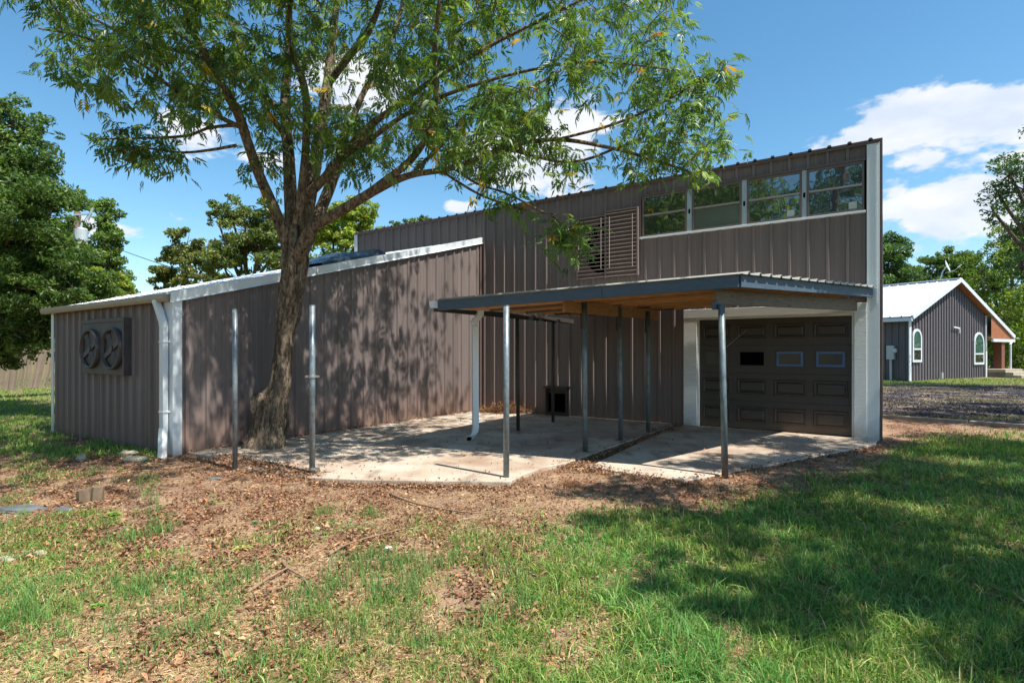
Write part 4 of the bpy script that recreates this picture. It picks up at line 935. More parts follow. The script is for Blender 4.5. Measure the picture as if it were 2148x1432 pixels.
# the 280 leaves that show largest are objects of their own
wp = np.array([r[0] for r in recs])+np.array([tb.x, tb.y, 0]); vpx = CX+F*wp[:, 0]/wp[:, 1]; vpy = HY-F*(wp[:, 2]-CH)/wp[:, 1]
vis = (vpx > 5) & (vpx < 2100) & (vpy > 5) & (vpy < 700); score = np.where(vis, wp[:, 1], 99); near = set(np.argsort(score)[:280].tolist())
leaf_me = {}
for i, (p, x, y, z, s, kd, tone) in enumerate(recs):
    V0, F0 = FV[kd]
    if i in near:
        key = (kd, i % 6)
        if key not in leaf_me:
            me = bpy.data.meshes.new('leaf'); me.from_pydata(V0.tolist(), [], F0.tolist()); a = me.color_attributes.new('tint', 'FLOAT_COLOR', 'POINT')
            cc = colours(1, PALT, .1)[0]; a.data.foreach_set('color', np.tile([*cc, 1], len(V0)).astype(np.float32)); me.materials.append(M['leaf']); leaf_me[key] = me
        o = bpy.data.objects.new('leaf', leaf_me[key]); C.objects.link(o); o.parent = T
        o.matrix_local = Matrix.Translation(Vector(p)) @ Matrix((x, y, z)).transposed().to_4x4() @ Matrix.Scale(float(s), 4)
        continue
    V = p+s*(V0[:, :1]*x+V0[:, 1:2]*y+V0[:, 2:3]*z); allV.append(V); allF.append(F0+nv); nv += len(V); allC.append(np.tile(np.clip(colr[i]*tone, .004, .8), (len(V), 1)))
cro = npmesh('crown', np.concatenate(allV), np.concatenate(allF), M['leaf'], T, np.concatenate(allC)); cro['kind'] = 'stuff'

# ------------------------------------------------------------------ fence, utility poles
fe = empty('picket_fence', (-17, 18, -.2), 0, 'old leaning fence of thin grey pickets under the left tree', 'fence')
f0, f1 = at(-60, 800, 18.0), at(114, 790, 19.6); pk = MB().box(-.035, .035, -.012, .012, 0, 1.75).build('picket', M['fence'], fe, bevel=.004)
npk = 44; base_ = Vector((-17, 18, -.2))
for i in range(npk):
    p = f0.lerp(f1, i/(npk-1)); o = pk if i == 0 else copy_obj(pk, fe)
    t_ = i/npk; o.location = (p.x-base_.x, p.y-base_.y+.15*math.sin(i*.5), p.z-base_.z-.35); o.rotation_euler = (random.uniform(-.05, .05), .04+.16*t_+random.uniform(-.035, .035), math.atan2(f1.y-f0.y, f1.x-f0.x)); o.scale = (1, 1, .92+.12*random.random())
MB().bar(f0-base_+Vector((0, .05, .9)), f1-base_+Vector((.2, .05, .95)), .04, .08).build('rail', M['fence'], fe)
ub = at(160, 800, 24); up_ = empty('utility_pole', (ub.x, ub.y, -.2), 0, 'wooden utility pole with grey transformer can among the left trees', 'utility pole')
MB().tube([(0, 0, -.2), (0, 0, 5), (.05, 0, 7.75)], [.17, .15, .13], 12).build('pole', M['pole'], up_, smooth=True)
tcx = .38; mb = MB().tube([(tcx, -.2, 6.25), (tcx, -.2, 6.3), (tcx, -.2, 6.95), (tcx, -.2, 7.0)], [.2, .23, .23, .2], 18); to_ = mb.build('transformer', M['grey'], up_, smooth=False)
MB().tube([(tcx-.02, -.2, 7.0), (tcx+.03, -.2, 7.25)], [.05, .03], 8).build('bushing', M['grey'], to_)
MB().tube([(tcx+.28, -.2, 7.35), (tcx+.52, -.2, 7.9)], .05, 8).build('fuse_cutout', M['grey'], up_); MB().bar((0, -.1, 7.6), (tcx+.5, -.2, 7.65), .06, .06).build('crossarm', M['grey'], up_)
MB().tube([(0, -.1, 8.2), (.4, -.2, 8.25), (tcx+.55, -.2, 7.95), (tcx+.1, -.2, 7.3)], .014, 5).build('jumper_wire', M['wire'], up_)
def wire(a, b, sag, label, r=.012):
    pts = [a.lerp(b, t)-Vector((0, 0, sag*4*t*(1-t))) for t in np.linspace(0, 1, 14)]
    tag(MB().tube(pts, r, 5).build('overhead_wire', M['wire']), label, 'wire')
wire(at(185, 497, 24), at(640, 640, 14), .15, 'service wire sagging from the transformer pole toward the lean-to roof', .013)
wire(at(-40, 170, 22), at(200, 440, 24), .25, 'upper wire running from the left edge to the transformer pole', .01)
ub = at(270, 800, 34); p2 = empty('utility_pole', (ub.x, ub.y, -.2), 0, 'thin distant pole just above the left end of the lean-to roof', 'utility pole')
MB().tube([(0, 0, 0), (0, 0, 6.2)], .11, 8).build('pole', M['pole'], p2); MB().tube([(.15, 0, 5.5), (.6, 0, 5.35)], .05, 6).build('crossarm', M['grey'], p2)
ub = Vector((-6.2, -5.9, 0)); p3 = empty('utility_pole', ub, 0, 'tall utility pole behind the camera that shows in the right window', 'utility pole')
MB().tube([(0, 0, -.2), (0, 0, 11)], .16, 10).build('pole', M['pole'], p3)

# ------------------------------------------------------------------ grey house on the right
H0 = Vector((19.8, 27.4, 0)); HA = math.atan2(4.5, 7.7)
hs_ = empty('grey_house', H0, HA, 'grey metal house with white roof, arched windows and a porch', 'house')
HW = 8.92; HE, HP = 3.25, 5.27; xr = .549*HW; HD = 13
gslope = (HP-HE)/xr
def gt(s): return HE+gslope*s if s < xr else HP-gslope*(s-xr)
# front gable in sheets (split at the windows)
def hx(px): r = (px-CX)/F; return (H0.y*r-H0.x)/(math.cos(HA)-math.sin(HA)*r)
def hz(px, py): return CH+(HY-py)*(H0.y+hx(px)*math.sin(HA))/F
wall_sheets(hs_, 'siding_panel', (0, 0), (1, 0), (0, -1), 0, HW*.999, -.2, lambda s: gt(s)-.02, M['housewall'], depth=.05)
MB().add([(0, .04, -.2), (HW, .04, -.2), (HW, .04, gt(HW)-.05), (xr, .04, HP-.06), (0, .04, HE-.06)], [(0, 1, 2, 3, 4)]).build('gable_backing', M['housewall'], hs_)
wall_sheets(hs_, 'siding_panel', (0, 0), (0, 1), (-1, 0), 0, HD, -.2, HE-.05, M['housewall'], depth=.05)
wall_sheets(hs_, 'siding_panel', (HW, 0), (0, 1), (1, 0), 0, HD, -.2, gt(HW)-.05, M['housewall'], depth=.05)
MB().box(.1, HW-.1, HD-.2, HD, -.2, 3).build('back_wall', M['housewall'], hs_)
xe = 1.36*HW
def roofside(xa, xb, name):
    n = max(1, int(HD/.9)); 
    za, zb = gt(xa) if xa >= 0 else HE+gslope*xa, gt(xb)
    for k in range(n):
        y0_, y1_ = -.35+(HD+.6)*k/n, -.35+(HD+.6)*(k+1)/n; mb = MB(); yy = [y0_, y0_+.02, y0_+.06, y0_+.08, (y0_+y1_)/2-.03, (y0_+y1_)/2-.01, (y0_+y1_)/2+.03, (y0_+y1_)/2+.05, y1_]; hh = [0, .045, .045, 0, 0, .045, .045, 0, 0]
        vs = []
        for y, h in zip(yy, hh): vs += [(xa, y, za+.08+h), (xb, y, zb+.08+h)]
        for y in (y0_, y1_): vs += [(xa, y, za-.0), (xb, y, zb-.0)]
        m0 = 2*len(yy); mb.add(vs, [(2*i, 2*i+1, 2*i+3, 2*i+2) for i in range(len(yy)-1)]+[(m0, m0+1, m0+3, m0+2)]); mb.build(name, M['houseroof'], hs_)
roofside(-.35, xr, 'roof_panel'); roofside(xr, xe, 'roof_panel')
MB().bar((xr, -.37, HP+.12), (xr, HD+.3, HP+.12), .3, .05).build('ridge_cap', M['houseroof'], hs_)
for (xa, xb) in ((-.36, xr), (xr, xe)):
    za, zb = HE+gslope*xa if xa < 0 else gt(xa), gt(xb); MB().bar((xa, -.37, za+.03), (xb, -.37, zb+.03), .05, .20).build('rake_board', M['houseroof'], hs_)
MB().bar((xr+.2, -.16, gt(xr+.2)-.04), (HW-.0, -.16, gt(HW)-.04), .36, .02).build('soffit', M['cedar'], hs_)
MB().add([(HW+.03, -.3, gt(HW)-.08), (xe-.05, -.3, gt(xe)-.03), (xe-.05, -.3, gt(xe)-.09), (HW+.03, -.3, gt(xe)-.09)], [(0, 1, 2, 3)]).build('porch_gable', M['cedar'], hs_)
MB().box(HW+.03, xe-.05, -.34, HD, gt(xe)-.16, gt(xe)-.10).build('porch_ceiling', M['cedar'], hs_)
MB().box(HW+.03, xe-.05, -.40, -.30, gt(xe)-.28, gt(xe)-.11).build('porch_beam', M['houseroof'], hs_)
MB().box(-.45, -.32, -.35, HD, HE-.30, HE-.14).build('gutter', M['houseroof'], hs_)
cpx = hx(2088); MB().box(cpx-.02, cpx+.42, -.3, .1, -.2, gt(xe)-.12).build('porch_column', M['brick'], hs_)
MB().tube([(xe-.6, -.42, gt(xe)-.2), (xe-.85, -.42, gt(xe)-.4), (xe-.85, -.42, .1), (xe-.7, -.5, -.05)], .06, 8).build('downspout', M['houseroof'], hs_)
MB().box(-.1, .10, -.10, -.055, -.2, HE-.2).build('corner_trim', M['houseroof'], hs_); MB().box(HW-.12, HW+.06, -.10, -.055, -.2, gt(HW)-.1).build('corner_trim', M['houseroof'], hs_)
for k in range(3): MB().box(HW+.15, HW+2.6+.45*k, -.9-.35*k, .2, -.25, .42-.16*k).build('porch_step', M['stone'], hs_)
for i, (pl, pr_, pt, pm_, pb) in enumerate(((1912, 1929, 692, 732, 757), (2041, 2060, 699, 742, 762))):
    x0, x1 = hx(pl), hx(pr_); zt_, zm_, zb_ = hz((pl+pr_)/2, pt), hz((pl+pr_)/2, pm_), hz((pl+pr_)/2, pb); rr = (x1-x0)/2; cxw = (x0+x1)/2
    def arch(r_, zlow, n=12): return [(cxw-r_, zlow)]+[(cxw-r_*math.cos(math.pi*k/n), zt_-rr+r_*math.sin(math.pi*k/n)) for k in range(n+1)]+[(cxw+r_, zlow)]
    out_, inn = arch(rr+.06, zb_-.06), arch(rr-.06, zb_+.06); n = len(out_); mb = MB(); mb.v = [(x, -.09, z) for x, z in out_]+[(x, -.09, z) for x, z in inn]+[(x, -.04, z) for x, z in out_]
    mb.f = [(k, k+1, n+k+1, n+k) for k in range(n-1)]+[(n-1, 0, n, 2*n-1)]+[(k, 2*n+k, 2*n+k+1, k+1) for k in range(n-1)]
    wo = mb.build('window', M['houseroof'], hs_)
    MB().add([(x, -.075, z) for x, z in inn], [tuple(range(n-1, -1, -1))]).build('pane', M['greenglass'], wo)
    MB().box(x0+.04, x1-.04, -.10, -.07, zm_-.04, zm_+.04).build('sash_bar', M['houseroof'], wo)
    MB().box(x0+.06, x1-.06, -.088, -.08, zb_+.06, zm_-.04).build('pane', M['glass'], wo)
mb = MB(); xx = hx(1995); zz = hz(1995, 686); mb.bar((xx, -.12, zz), (xx+.72, -.12, zz-.05), .04, .07); mb.bar((xx+.70, -.12, zz-.02), (xx+.72, -.12, zz-.32), .04, .06); mb.build('wall_bracket', M['houseroof'], hs_)
mb = MB(); mb.box(-.25, -.06, .55, .88, 1.05, 1.75); mb.tube([(-.15, .72, 1.05), (-.15, .72, -.1)], .06, 8); mb.build('meter_box', M['grey'], hs_)
MB().tube([(-.15, .55, 1.5), (-.15, .47, 1.5)], .11, 14).build('meter_dial', M['houseroof'], hs_)
MB().tube([(hx(1967), -.2, .02), (hx(1967), -.2, .35)], .05, 8).build('standpipe', M['houseroof'], hs_)
# dish
dd_ = at(1985, 566, 31.0); di = empty('satellite_dish', (dd_.x, dd_.y, dd_.z-.75), 0, 'small pale satellite dish on the ridge of the grey house', 'satellite dish')
mb = MB(); rings = 5; sg = 20; axd = Vector((.75, -.75, .35)).normalized(); sa = axd.orthogonal().normalized(); sb = axd.cross(sa)
for j in range(rings+1):
    r_ = .36*j/rings
    for k in range(sg): t = 2*math.pi*k/sg; mb.v.append(tuple(Vector((0, 0, .95))+(sa*math.cos(t)+sb*math.sin(t)*.95)*r_+axd*(r_*r_*.55)))
for j in range(rings):
    for k in range(sg): mb.f.append((j*sg+k, j*sg+(k+1) % sg, (j+1)*sg+(k+1) % sg, (j+1)*sg+k))
mb.build('reflector', M['houseroof'], di, smooth=True)
MB().tube([(0, 0, .93), (-.15, .05, .7), (-.32, .1, .1)], .03, 8).build('mast', M['grey'], di); MB().tube([(0, .05, .6), (.25, -.22, .66), (.42, -.36, .86)], .014, 6).build('feed_arm', M['grey'], di); MB().tube([(.38, -.33, .84), (.46, -.4, .9)], .035, 8).build('receiver', M['grey'], di)
# far house
q = at(2128, 795, 60); fh = empty('far_house', (q.x, q.y, -.4), -.2, 'distant low house with blue grey roof at the right edge', 'house')
MB().box(-3.3, 9, 0, 7, 0, 2.2).build('wall', M['farwall'], fh)
MB().add([(-4.2, -.6, 1.9), (9.5, -.6, 1.9), (9.5, 3.5, 4.0), (-2.8, 3.5, 4.0), (-4.2, 7.5, 1.9), (9.5, 7.5, 1.9)], [(0, 1, 2, 3), (3, 2, 5, 4), (0, 3, 4)]).build('roof', M['bluegrey'], fh)
for x in (-.8, 1.4, 3.6): MB().box(x, x+.9, -.06, -.01, .9, 1.7).build('window', M['houseroof'], fh)

# distant woods that close the horizon
n = 60000; ang = rng.uniform(-1.35, 1.35, n); rad = 78+rng.uniform(0, 14, n); X = np.sin(ang)*rad; Y = np.cos(ang)*rad
top_ = 5.5+2.6*vnoise(ang*20, ang*0, 1.0, 3); Z = top_*rng.random(n)**.7-.5
V, Fc, cv = leaves(np.stack([X, Y, Z], 1), .8, colours(n, MID+DK, .15)); o = npmesh('distant_woods', V, Fc, M['leaf'], None, cv); tag(o, 'far belt of woods closing the horizon', 'woods', kind='stuff')

# ------------------------------------------------------------------ timber edging by the drive
a, b = Vector((8.42, 12.62, 0)), Vector((10.3, 10.8, 0)); ex = (b-a)
e = empty('timber_edging', (a.x, a.y, -.05), 0, 'weathered landscape timbers edging the dark gravel drive', 'timber edging')
for i in range(3):
    p0 = ex*(i*.62)+Vector((0, 0, .04)); p1 = ex*(i*.62+.612)+Vector((0, 0, .045)); MB().bar(p0, p1, .12, .09).build('timber', mat('edging_timber', lin(150, 136, 120), .85, 0, .25, 8, .3, 30) if i == 0 else bpy.data.materials['edging_timber'], e, bevel=.012)

# ------------------------------------------------------------------ stones, stump, sticks
def rock(px, py, w, d, h, m, label, cat='stone', flat=False, seed=0, rz_=0):
    r = random.Random(seed); p = g(px, py, -.05); mb = MB(); nl, ns_ = 5, 9
    zb = float(gz(p.x, p.y))
    for j in range(nl):
        t = j/(nl-1); rr = (math.sin(math.pi*(.18+.72*t)))**(.25 if flat else .6)
        for k in range(ns_):
            a = 2*math.pi*k/ns_; q = rr*(.62+.55*random.Random(seed*31+k).random()+.14*r.random()); mb.v.append((math.cos(a)*w/2*q, math.sin(a)*d/2*q, h*(t-.15)*(1+.35*(r.random()-.5))))
    for j in range(nl-1):
        for k in range(ns_): mb.f.append((j*ns_+k, j*ns_+(k+1) % ns_, (j+1)*ns_+(k+1) % ns_, (j+1)*ns_+k))
    mb.f.append(tuple((nl-1)*ns_+k for k in range(ns_)))
    o = mb.build('stone', m, bevel=.006); o.location = (p.x, p.y, zb); o.rotation_euler = (0, 0, rz_); tag(o, label, cat)
rock(172, 967, .17, .12, .11, M['stone'], 'blocky pale stone left of the lean-to corner', seed=1)
rock(278, 970, .36, .14, .09, M['stone'], 'long pale stone slab nearest the lean-to corner', seed=2, rz_=.15)
rock(268, 956, .30, .12, .08, M['stone'], 'brownish flat stone against the long pale slab', seed=3)
rock(38, 1074, .46, .20, .05, M['slatestone'], 'large flat grey slate at the left edge', flat=True, seed=4)
rock(132, 1077, .22, .12, .04, M['slatestone'], 'small flat grey slate below the stump', flat=True, seed=5)
rock(14, 1180, .16, .08, .04, M['stone'], 'white chip of stone at the far left foreground', seed=6)
rock(85, 1168, .10, .06, .04, M['stone'], 'cream stone in the grass right of the white chip', seed=7)
rock(450, 1010, .20, .08, .03, M['slatestone'], 'thin grey slate below the first bare pole', flat=True, seed=8)
rock(665, 1113, .07, .06, .03, M['stone'], 'small white pebble in the middle of the leaf litter', seed=9)
rock(1293, 1000, .10, .07, .04, M['stone'], 'pale pebble in the litter near the slab crack', seed=10)
rock(1228, 1040, .12, .06, .03, M['stone'], 'cream pebble where the litter meets the grass', seed=11)
rock(462, 1365, .04, .03, .02, M['stone'], 'tiny white pebble in the lower left grass', seed=12)
rock(1905, 1018, .10, .05, .02, M['stone'], 'white scrap lying in the lawn, left one', cat='scrap', seed=13)
rock(1948, 1021, .08, .04, .02, M['stone'], 'white scrap lying in the lawn, right one', cat='scrap', seed=14)
p = g(188, 1058, -.06); zb = float(gz(p.x, p.y)); st = empty('stump', (p.x, p.y, zb), .3, 'low weathered split stump in the leaf litter at left', 'stump')
mb = MB(); bark_tube(mb, [(-.04, 0, -.05, .07), (-.045, 0, .05, .066), (-.05, 0, .125, .06)], 9, .25, 2); mb.build('left_half', M['stump'], st)
mb = MB(); bark_tube(mb, [(.065, .0, -.05, .06), (.07, 0, .06, .056), (.078, 0, .15, .052)], 9, .25, 2); mb.build('right_half', M['stump'], st)
def stick(pts, r, label, m='stick'):
    P = []; 
    for (px, py, h) in pts: q = g(px, py, -.06); P.append((q.x, q.y, float(gz(q.x, q.y))+h))
    c = catmull(P, 4); mb = MB(); mb.tube(c, list(np.linspace(r, r*.45, len(c))), 7); o = mb.build('stick', M[m], smooth=True); tag(o, label, 'stick')
stick([(818, 1040, .02), (870, 1060, .03), (930, 1075, .03), (1000, 1082, .025), (1075, 1072, .03)], .013, 'long curved fallen branch in the litter before the slab')
stick([(520, 1250, .015), (560, 1225, .03), (608, 1202, .04)], .014, 'grey stick slanting up to the right in the lower left')
stick([(560, 1246, .02), (596, 1240, .02)], .018, 'short thick pale stick under the slanting one')
stick([(592, 1185, .03), (604, 1202, .03), (640, 1218, .02)], .014, 'forked pale stick piece beside the slanting one')
stick([(690, 1170, .02), (730, 1150, .03), (800, 1130, .025), (870, 1110, .02)], .009, 'thin pale branch lying left of the daisy')
stick([(590, 1023, .02), (628, 1021, .02)], .012, 'short straight pale stick just below the slab edge')
stick([(412, 1272, .015), (448, 1270, .02)], .014, 'dark short stick in the lower left grass', 'rust')
stick([(1015, 1165, .05), (1020, 1200, .03), (1035, 1225, .01)], .006, 'thin dark twig in the bare patch of the foreground', 'rust')
stick([(1020, 1340, .01), (1045, 1370, .02), (1060, 1392, .01)], .007, 'thin dark twig low in the centre foreground', 'rust')
stick([(300, 975, .02), (360, 985, .03), (420, 968, .05)], .006, 'slim dead twig below the corner downspout')
# daisy-like white flower
p = g(815, 1160, -.04); fl = empty('white_flower', (p.x, p.y, float(gz(p.x, p.y))), 0, 'single white flower in the tall grass of the foreground', 'flower')
MB().tube([(0, 0, 0), (0, 0, .05)], .002, 4).build('stem', M['pole'], fl)
for k in range(7):
    t = 2*math.pi*k/7; c_, s_ = math.cos(t), math.sin(t); MB().add([(0, 0, .05), (c_*.018-s_*.01, s_*.018+c_*.01, .056), (c_*.034, s_*.034, .052), (c_*.018+s_*.01, s_*.018-c_*.01, .056)], [(0, 1, 2, 3)]).build('petal', M['white'], fl)

# ------------------------------------------------------------------ grass blades
def blades(x, y, h, w, col, lean=.35):
    N = len(x); z = gz(x, y)-.006; az = rng.uniform(0, 2*math.pi, N); la_ = rng.uniform(0, 2*math.pi, N); ln = h*lean*np.abs(rng.normal(size=N)+.4)
    s = np.stack([np.cos(az), np.sin(az), np.zeros(N)], 1)*(w/2)[:, None]; l_ = np.stack([np.cos(la_)*ln, np.sin(la_)*ln, np.zeros(N)], 1)
    b = np.stack([x, y, z], 1); m_ = b+l_*.38+np.array([0, 0, 1.])*(h*.58)[:, None]; t = b+l_*1.15+np.array([0, 0, 1.])*(np.sqrt(np.maximum(h**2-ln**2*.5, (h*.35)**2)))[:, None]
    V = np.stack([b-s, b+s, m_+s*.75, m_-s*.75, t], 1).reshape(-1, 3); i = np.arange(N)*5
    Fc = np.concatenate([np.stack([i, i+1, i+2], 1), np.stack([i, i+2, i+3], 1), np.stack([i+3, i+2, i+4], 1)])
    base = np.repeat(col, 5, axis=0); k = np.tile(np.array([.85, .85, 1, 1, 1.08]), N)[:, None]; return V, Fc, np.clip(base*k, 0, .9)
def scatter(n, y0_, y1_, dens, power=1.6, extra=1.12):
    """denser near the viewer: distance drawn on a power law"""
    u_ = rng.random(n); p_ = 1-power; y = (y0_**p_+(y1_**p_-y0_**p_)*u_)**(1/p_); x = rng.uniform(-1, 1, n)*.95*extra*y+rng.uniform(-.2, .2, n)
    d = dens(x, y); keep = rng.random(n) < d; return x[keep], y[keep]
SLp, SRp = SLAB_L, SLAB_R
BLD = [R0+u1*(-.1), R0+u1*13.4, R0+u1*13.4+u2*9, R0+u2*9+u1*(-.1)]; ANX = [R0+u1*8.45-u2*7.4, R0+u1*13.45-u2*7.4, R0+u1*13.45, R0+u1*8.45]
def free(x, y): return ~(inpoly(x, y, SLp) | inpoly(x, y, SRp) | inpoly(x, y, BLD) | inpoly(x, y, ANX))
GP = [(92, 132, 50), (124, 160, 64), (70, 110, 54), (164, 184, 92), (92, 134, 74)]
GD = [(176, 160, 104), (150, 130, 84), (196, 182, 128)]
def gd1(x, y):
    d = grass_density(x, y); tuft = sstep(.30, .62, vnoise(x, y, 9, 2)); return free(x, y)*np.clip(d*(.12+1.0*tuft), 0, 1)
x, y = scatter(520000, 2.1, 8.5, gd1, 1.5)
px_, _ = pxy(x, y); right = sstep(950, 1250, px_)
hh = (.024+.05*rng.random(len(x))**1.8)*(.7+.7*vnoise(x, y, 2.3, 2)); hh *= 1+.30*right+.9*right*(rng.random(len(x)) < .08)
col = colours(len(x), GP, .14); blue = vnoise(x+70, y, 1.6, 2)[:, None]; col = col*(1+.25*(blue-.5))*np.where(blue > .55, np.array([[.82, 1, 1.15]]), 1)
dry = rng.random(len(x)) < (.13+.15*(1-right)); col[dry] = colours(int(dry.sum()), GD, .15)
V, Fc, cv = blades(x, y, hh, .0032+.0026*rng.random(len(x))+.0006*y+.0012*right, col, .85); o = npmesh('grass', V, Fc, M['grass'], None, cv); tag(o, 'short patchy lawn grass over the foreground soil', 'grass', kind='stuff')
nb1 = len(x)
x, y = scatter(150000, 8.0, 30, lambda x, y: free(x, y)*np.maximum(grass_density(x, y), (gravel(x, y) < .3)*(y > 13)*(x > 14)*.9)*(gravel(x, y) < .6), 1.2)
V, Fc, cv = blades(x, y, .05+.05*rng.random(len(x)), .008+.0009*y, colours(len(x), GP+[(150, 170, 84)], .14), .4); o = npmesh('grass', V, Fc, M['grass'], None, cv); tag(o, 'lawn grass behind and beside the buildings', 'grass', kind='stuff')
# taller bunches
TX, TY = [], []
def bunch(px, py, r, n):
    q = g(px, py, -.05); TX.append(q.x+rng.normal(size=n)*r); TY.append(q.y+rng.normal(size=n)*r)
for (px, py) in ((800, 1170), (830, 1190), (770, 1200), (740, 1180), (860, 1180), (700, 1230), (660, 1250), (780, 1240), (820, 1260), (860, 1240), (740, 1330), (890, 1210), (640, 1290), (900, 1250), (940, 1190), (845, 1300), (250, 1230), (300, 1240), (60, 1290), (40, 1310), (80, 1300), (300, 1130), (340, 1120), (250, 1140), (480, 1240), (520, 1210), (680, 1080), (780, 1085), (400, 1330)): bunch(px, py, .07, 120)
for _ in range(110): bunch(rng.uniform(950, 2148), rng.uniform(1110, 1425), .08, 40)
for _ in range(45): bunch(rng.uniform(0, 1000), rng.uniform(1190, 1425), .06, 30)
for _ in range(30): bunch(rng.uniform(0, 330), rng.uniform(960, 1120), .06, 34)
x, y = np.concatenate(TX), np.concatenate(TY); hx_, hy_ = pxy(x, y); k_ = free(x, y) & (((hx_-1215)/150)**2+((hy_-1335)/95)**2 > 1) & (((hx_-985)/100)**2+((hy_-1235)/60)**2 > 1); x, y = x[k_], y[k_]
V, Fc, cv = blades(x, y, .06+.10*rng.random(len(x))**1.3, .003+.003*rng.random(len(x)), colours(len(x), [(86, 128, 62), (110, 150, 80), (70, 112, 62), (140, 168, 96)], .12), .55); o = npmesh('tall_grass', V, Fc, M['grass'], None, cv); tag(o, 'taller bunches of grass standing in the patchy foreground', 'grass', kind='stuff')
# straw and dead stems lying flat
def flat_bits(x, y, zoff, ln, w, col, tilt=.25, curl=.3):
    N = len(x); z = zoff; az = rng.uniform(0, 2*math.pi, N); d = np.stack([np.cos(az), np.sin(az), rng.normal(size=N)*tilt], 1); d /= np.linalg.norm(d, axis=1)[:, None]
    up = np.array([0, 0, 1.])+rng.normal(size=(N, 3))*tilt*1.4; s = np.cross(d, up); s /= np.linalg.norm(s, axis=1)[:, None]; c = np.stack([x, y, z], 1); nrm = np.cross(s, d)
    a = c-d*ln[:, None]/2; t = c+d*ln[:, None]/2; l_ = c+s*w[:, None]/2+nrm*(ln*curl*rng.random(N))[:, None]; q = c-s*w[:, None]/2+nrm*(ln*curl*rng.random(N))[:, None]
    V = np.stack([a, l_, t, q], 1).reshape(-1, 3); i = np.arange(N)*4; return V, np.concatenate([np.stack([i, i+1, i+2], 1), np.stack([i, i+2, i+3], 1)]), np.repeat(col, 4, axis=0)
x, y = scatter(120000, 2.1, 7.5, lambda x, y: free(x, y)*sstep(.36, .55, vnoise(x+5, y+5, 1.4, 3))*.9, 1.5)
V, Fc, cv = flat_bits(x, y, gz(x, y)+.008+.01*rng.random(len(x)), .03+.05*rng.random(len(x)), .002+.002*rng.random(len(x)), colours(len(x), [(190, 166, 120), (160, 132, 92), (210, 192, 150)], .15), .15, .05); o = npmesh('straw', V, Fc, M['litter'], None, cv); tag(o, 'pale dead straw strewn over the soil', 'straw', kind='stuff')
def along_(a, b, n, sp): t = rng.random(n)[:, None]; q = np.array(a)[None, :2]*(1-t)+np.array(b)[None, :2]*t; return q+rng.normal(size=(n, 2))*sp
# loose gravel and dry tufts on the drive
x, y = scatter(90000, 9.5, 24, lambda x, y: free(x, y)*gravel(x, y)*sstep(.25, .6, vnoise(x, y, 1.5, 3)), 1.4)
V, Fc, cv = flat_bits(x, y, gz(x, y)+.01, .03+.04*rng.random(len(x)), .03+.03*rng.random(len(x)), colours(len(x), [(66, 64, 68), (44, 43, 48), (100, 96, 96), (136, 120, 104)], .2), .5, .3); o = npmesh('gravel', V, Fc, M['litter'], None, cv); tag(o, 'loose dark gravel on the drive before the grey house', 'gravel', kind='stuff')
x, y = scatter(60000, 9.5, 24, lambda x, y: free(x, y)*gravel(x, y)*sstep(.56, .66, vnoise(x+3, y*2.5, .5, 3)), 1.4)
V, Fc, cv = blades(x, y, .04+.07*rng.random(len(x)), .012+.01*rng.random(len(x)), colours(len(x), [(170, 150, 104), (120, 140, 70), (150, 130, 96)], .15), .9); o = npmesh('drive_weeds', V, Fc, M['grass'], None, cv); tag(o, 'sparse dry weeds growing through the gravel drive', 'grass', kind='stuff')
# leaf litter
LP = [(146, 108, 84), (172, 130, 98), (108, 78, 62), (204, 172, 138), (66, 48, 40), (166, 104, 64), (124, 98, 86), (86, 60, 48)]
x, y = scatter(230000, 2.1, 15, lambda x, y: free(x, y)*litterd(x, y)*(gravel(x, y) < .3)*.85, 1.15)
V, Fc, cv = flat_bits(x, y, gz(x, y)+.006+.014*rng.random(len(x)), .016+.026*rng.random(len(x)), .010+.014*rng.random(len(x)), colours(len(x), LP, .22), .4, .35); o = npmesh('leaf_litter', V, Fc, M['litter'], None, cv); tag(o, 'brown fallen leaves covering the dirt around the slab', 'leaf litter', kind='stuff')
x, y = scatter(15000, 2.1, 10, lambda x, y: free(x, y)*litterd(x, y), 1.5)
V, Fc, cv = flat_bits(x, y, gz(x, y)+.012+.02*rng.random(len(x)), .03+.03*rng.random(len(x)), .014+.016*rng.random(len(x)), colours(len(x), LP+[(210, 174, 124)], .25), .5, .5); o = npmesh('curled_leaves', V, Fc, M['litter'], None, cv); tag(o, 'larger curled brown leaves lying on top of the litter', 'leaf litter', kind='stuff')
x, y = scatter(2600, 2.2, 9, lambda x, y: free(x, y)*np.minimum(1, litterd(x, y)*1.3+.1), 1.5)
V, Fc, cv = flat_bits(x, y, gz(x, y)+.015+.012*rng.random(len(x)), .08+.18*rng.random(len(x))**2, .005+.005*rng.random(len(x)), colours(len(x), [(120, 96, 74), (84, 64, 50), (160, 136, 108)], .2), .06, .04); o = npmesh('twig_litter', V, Fc, M['litter'], None, cv); tag(o, 'small fallen twigs scattered through the litter', 'twigs', kind='stuff')
eds = np.concatenate([along_(a, b, n_, .05) for a, b, n_ in ((g(470, 968), g(650, 1004), 420), (g(650, 1006), g(1070, 1014), 520), (g(1075, 1010), g(1190, 975), 200), (g(1240, 984), g(1440, 1010), 200))])
V, Fc, cv = blades(eds[:, 0], eds[:, 1], .025+.08*rng.random(len(eds))**2, .004+.003*rng.random(len(eds)), colours(len(eds), [(140, 104, 76), (176, 140, 104), (104, 74, 56)], .2), .8); o = npmesh('dead_stalks', V, Fc, M['litter'], None, cv); tag(o, 'dry brown stalks fringing the front edge of the slab', 'dead grass', kind='stuff')
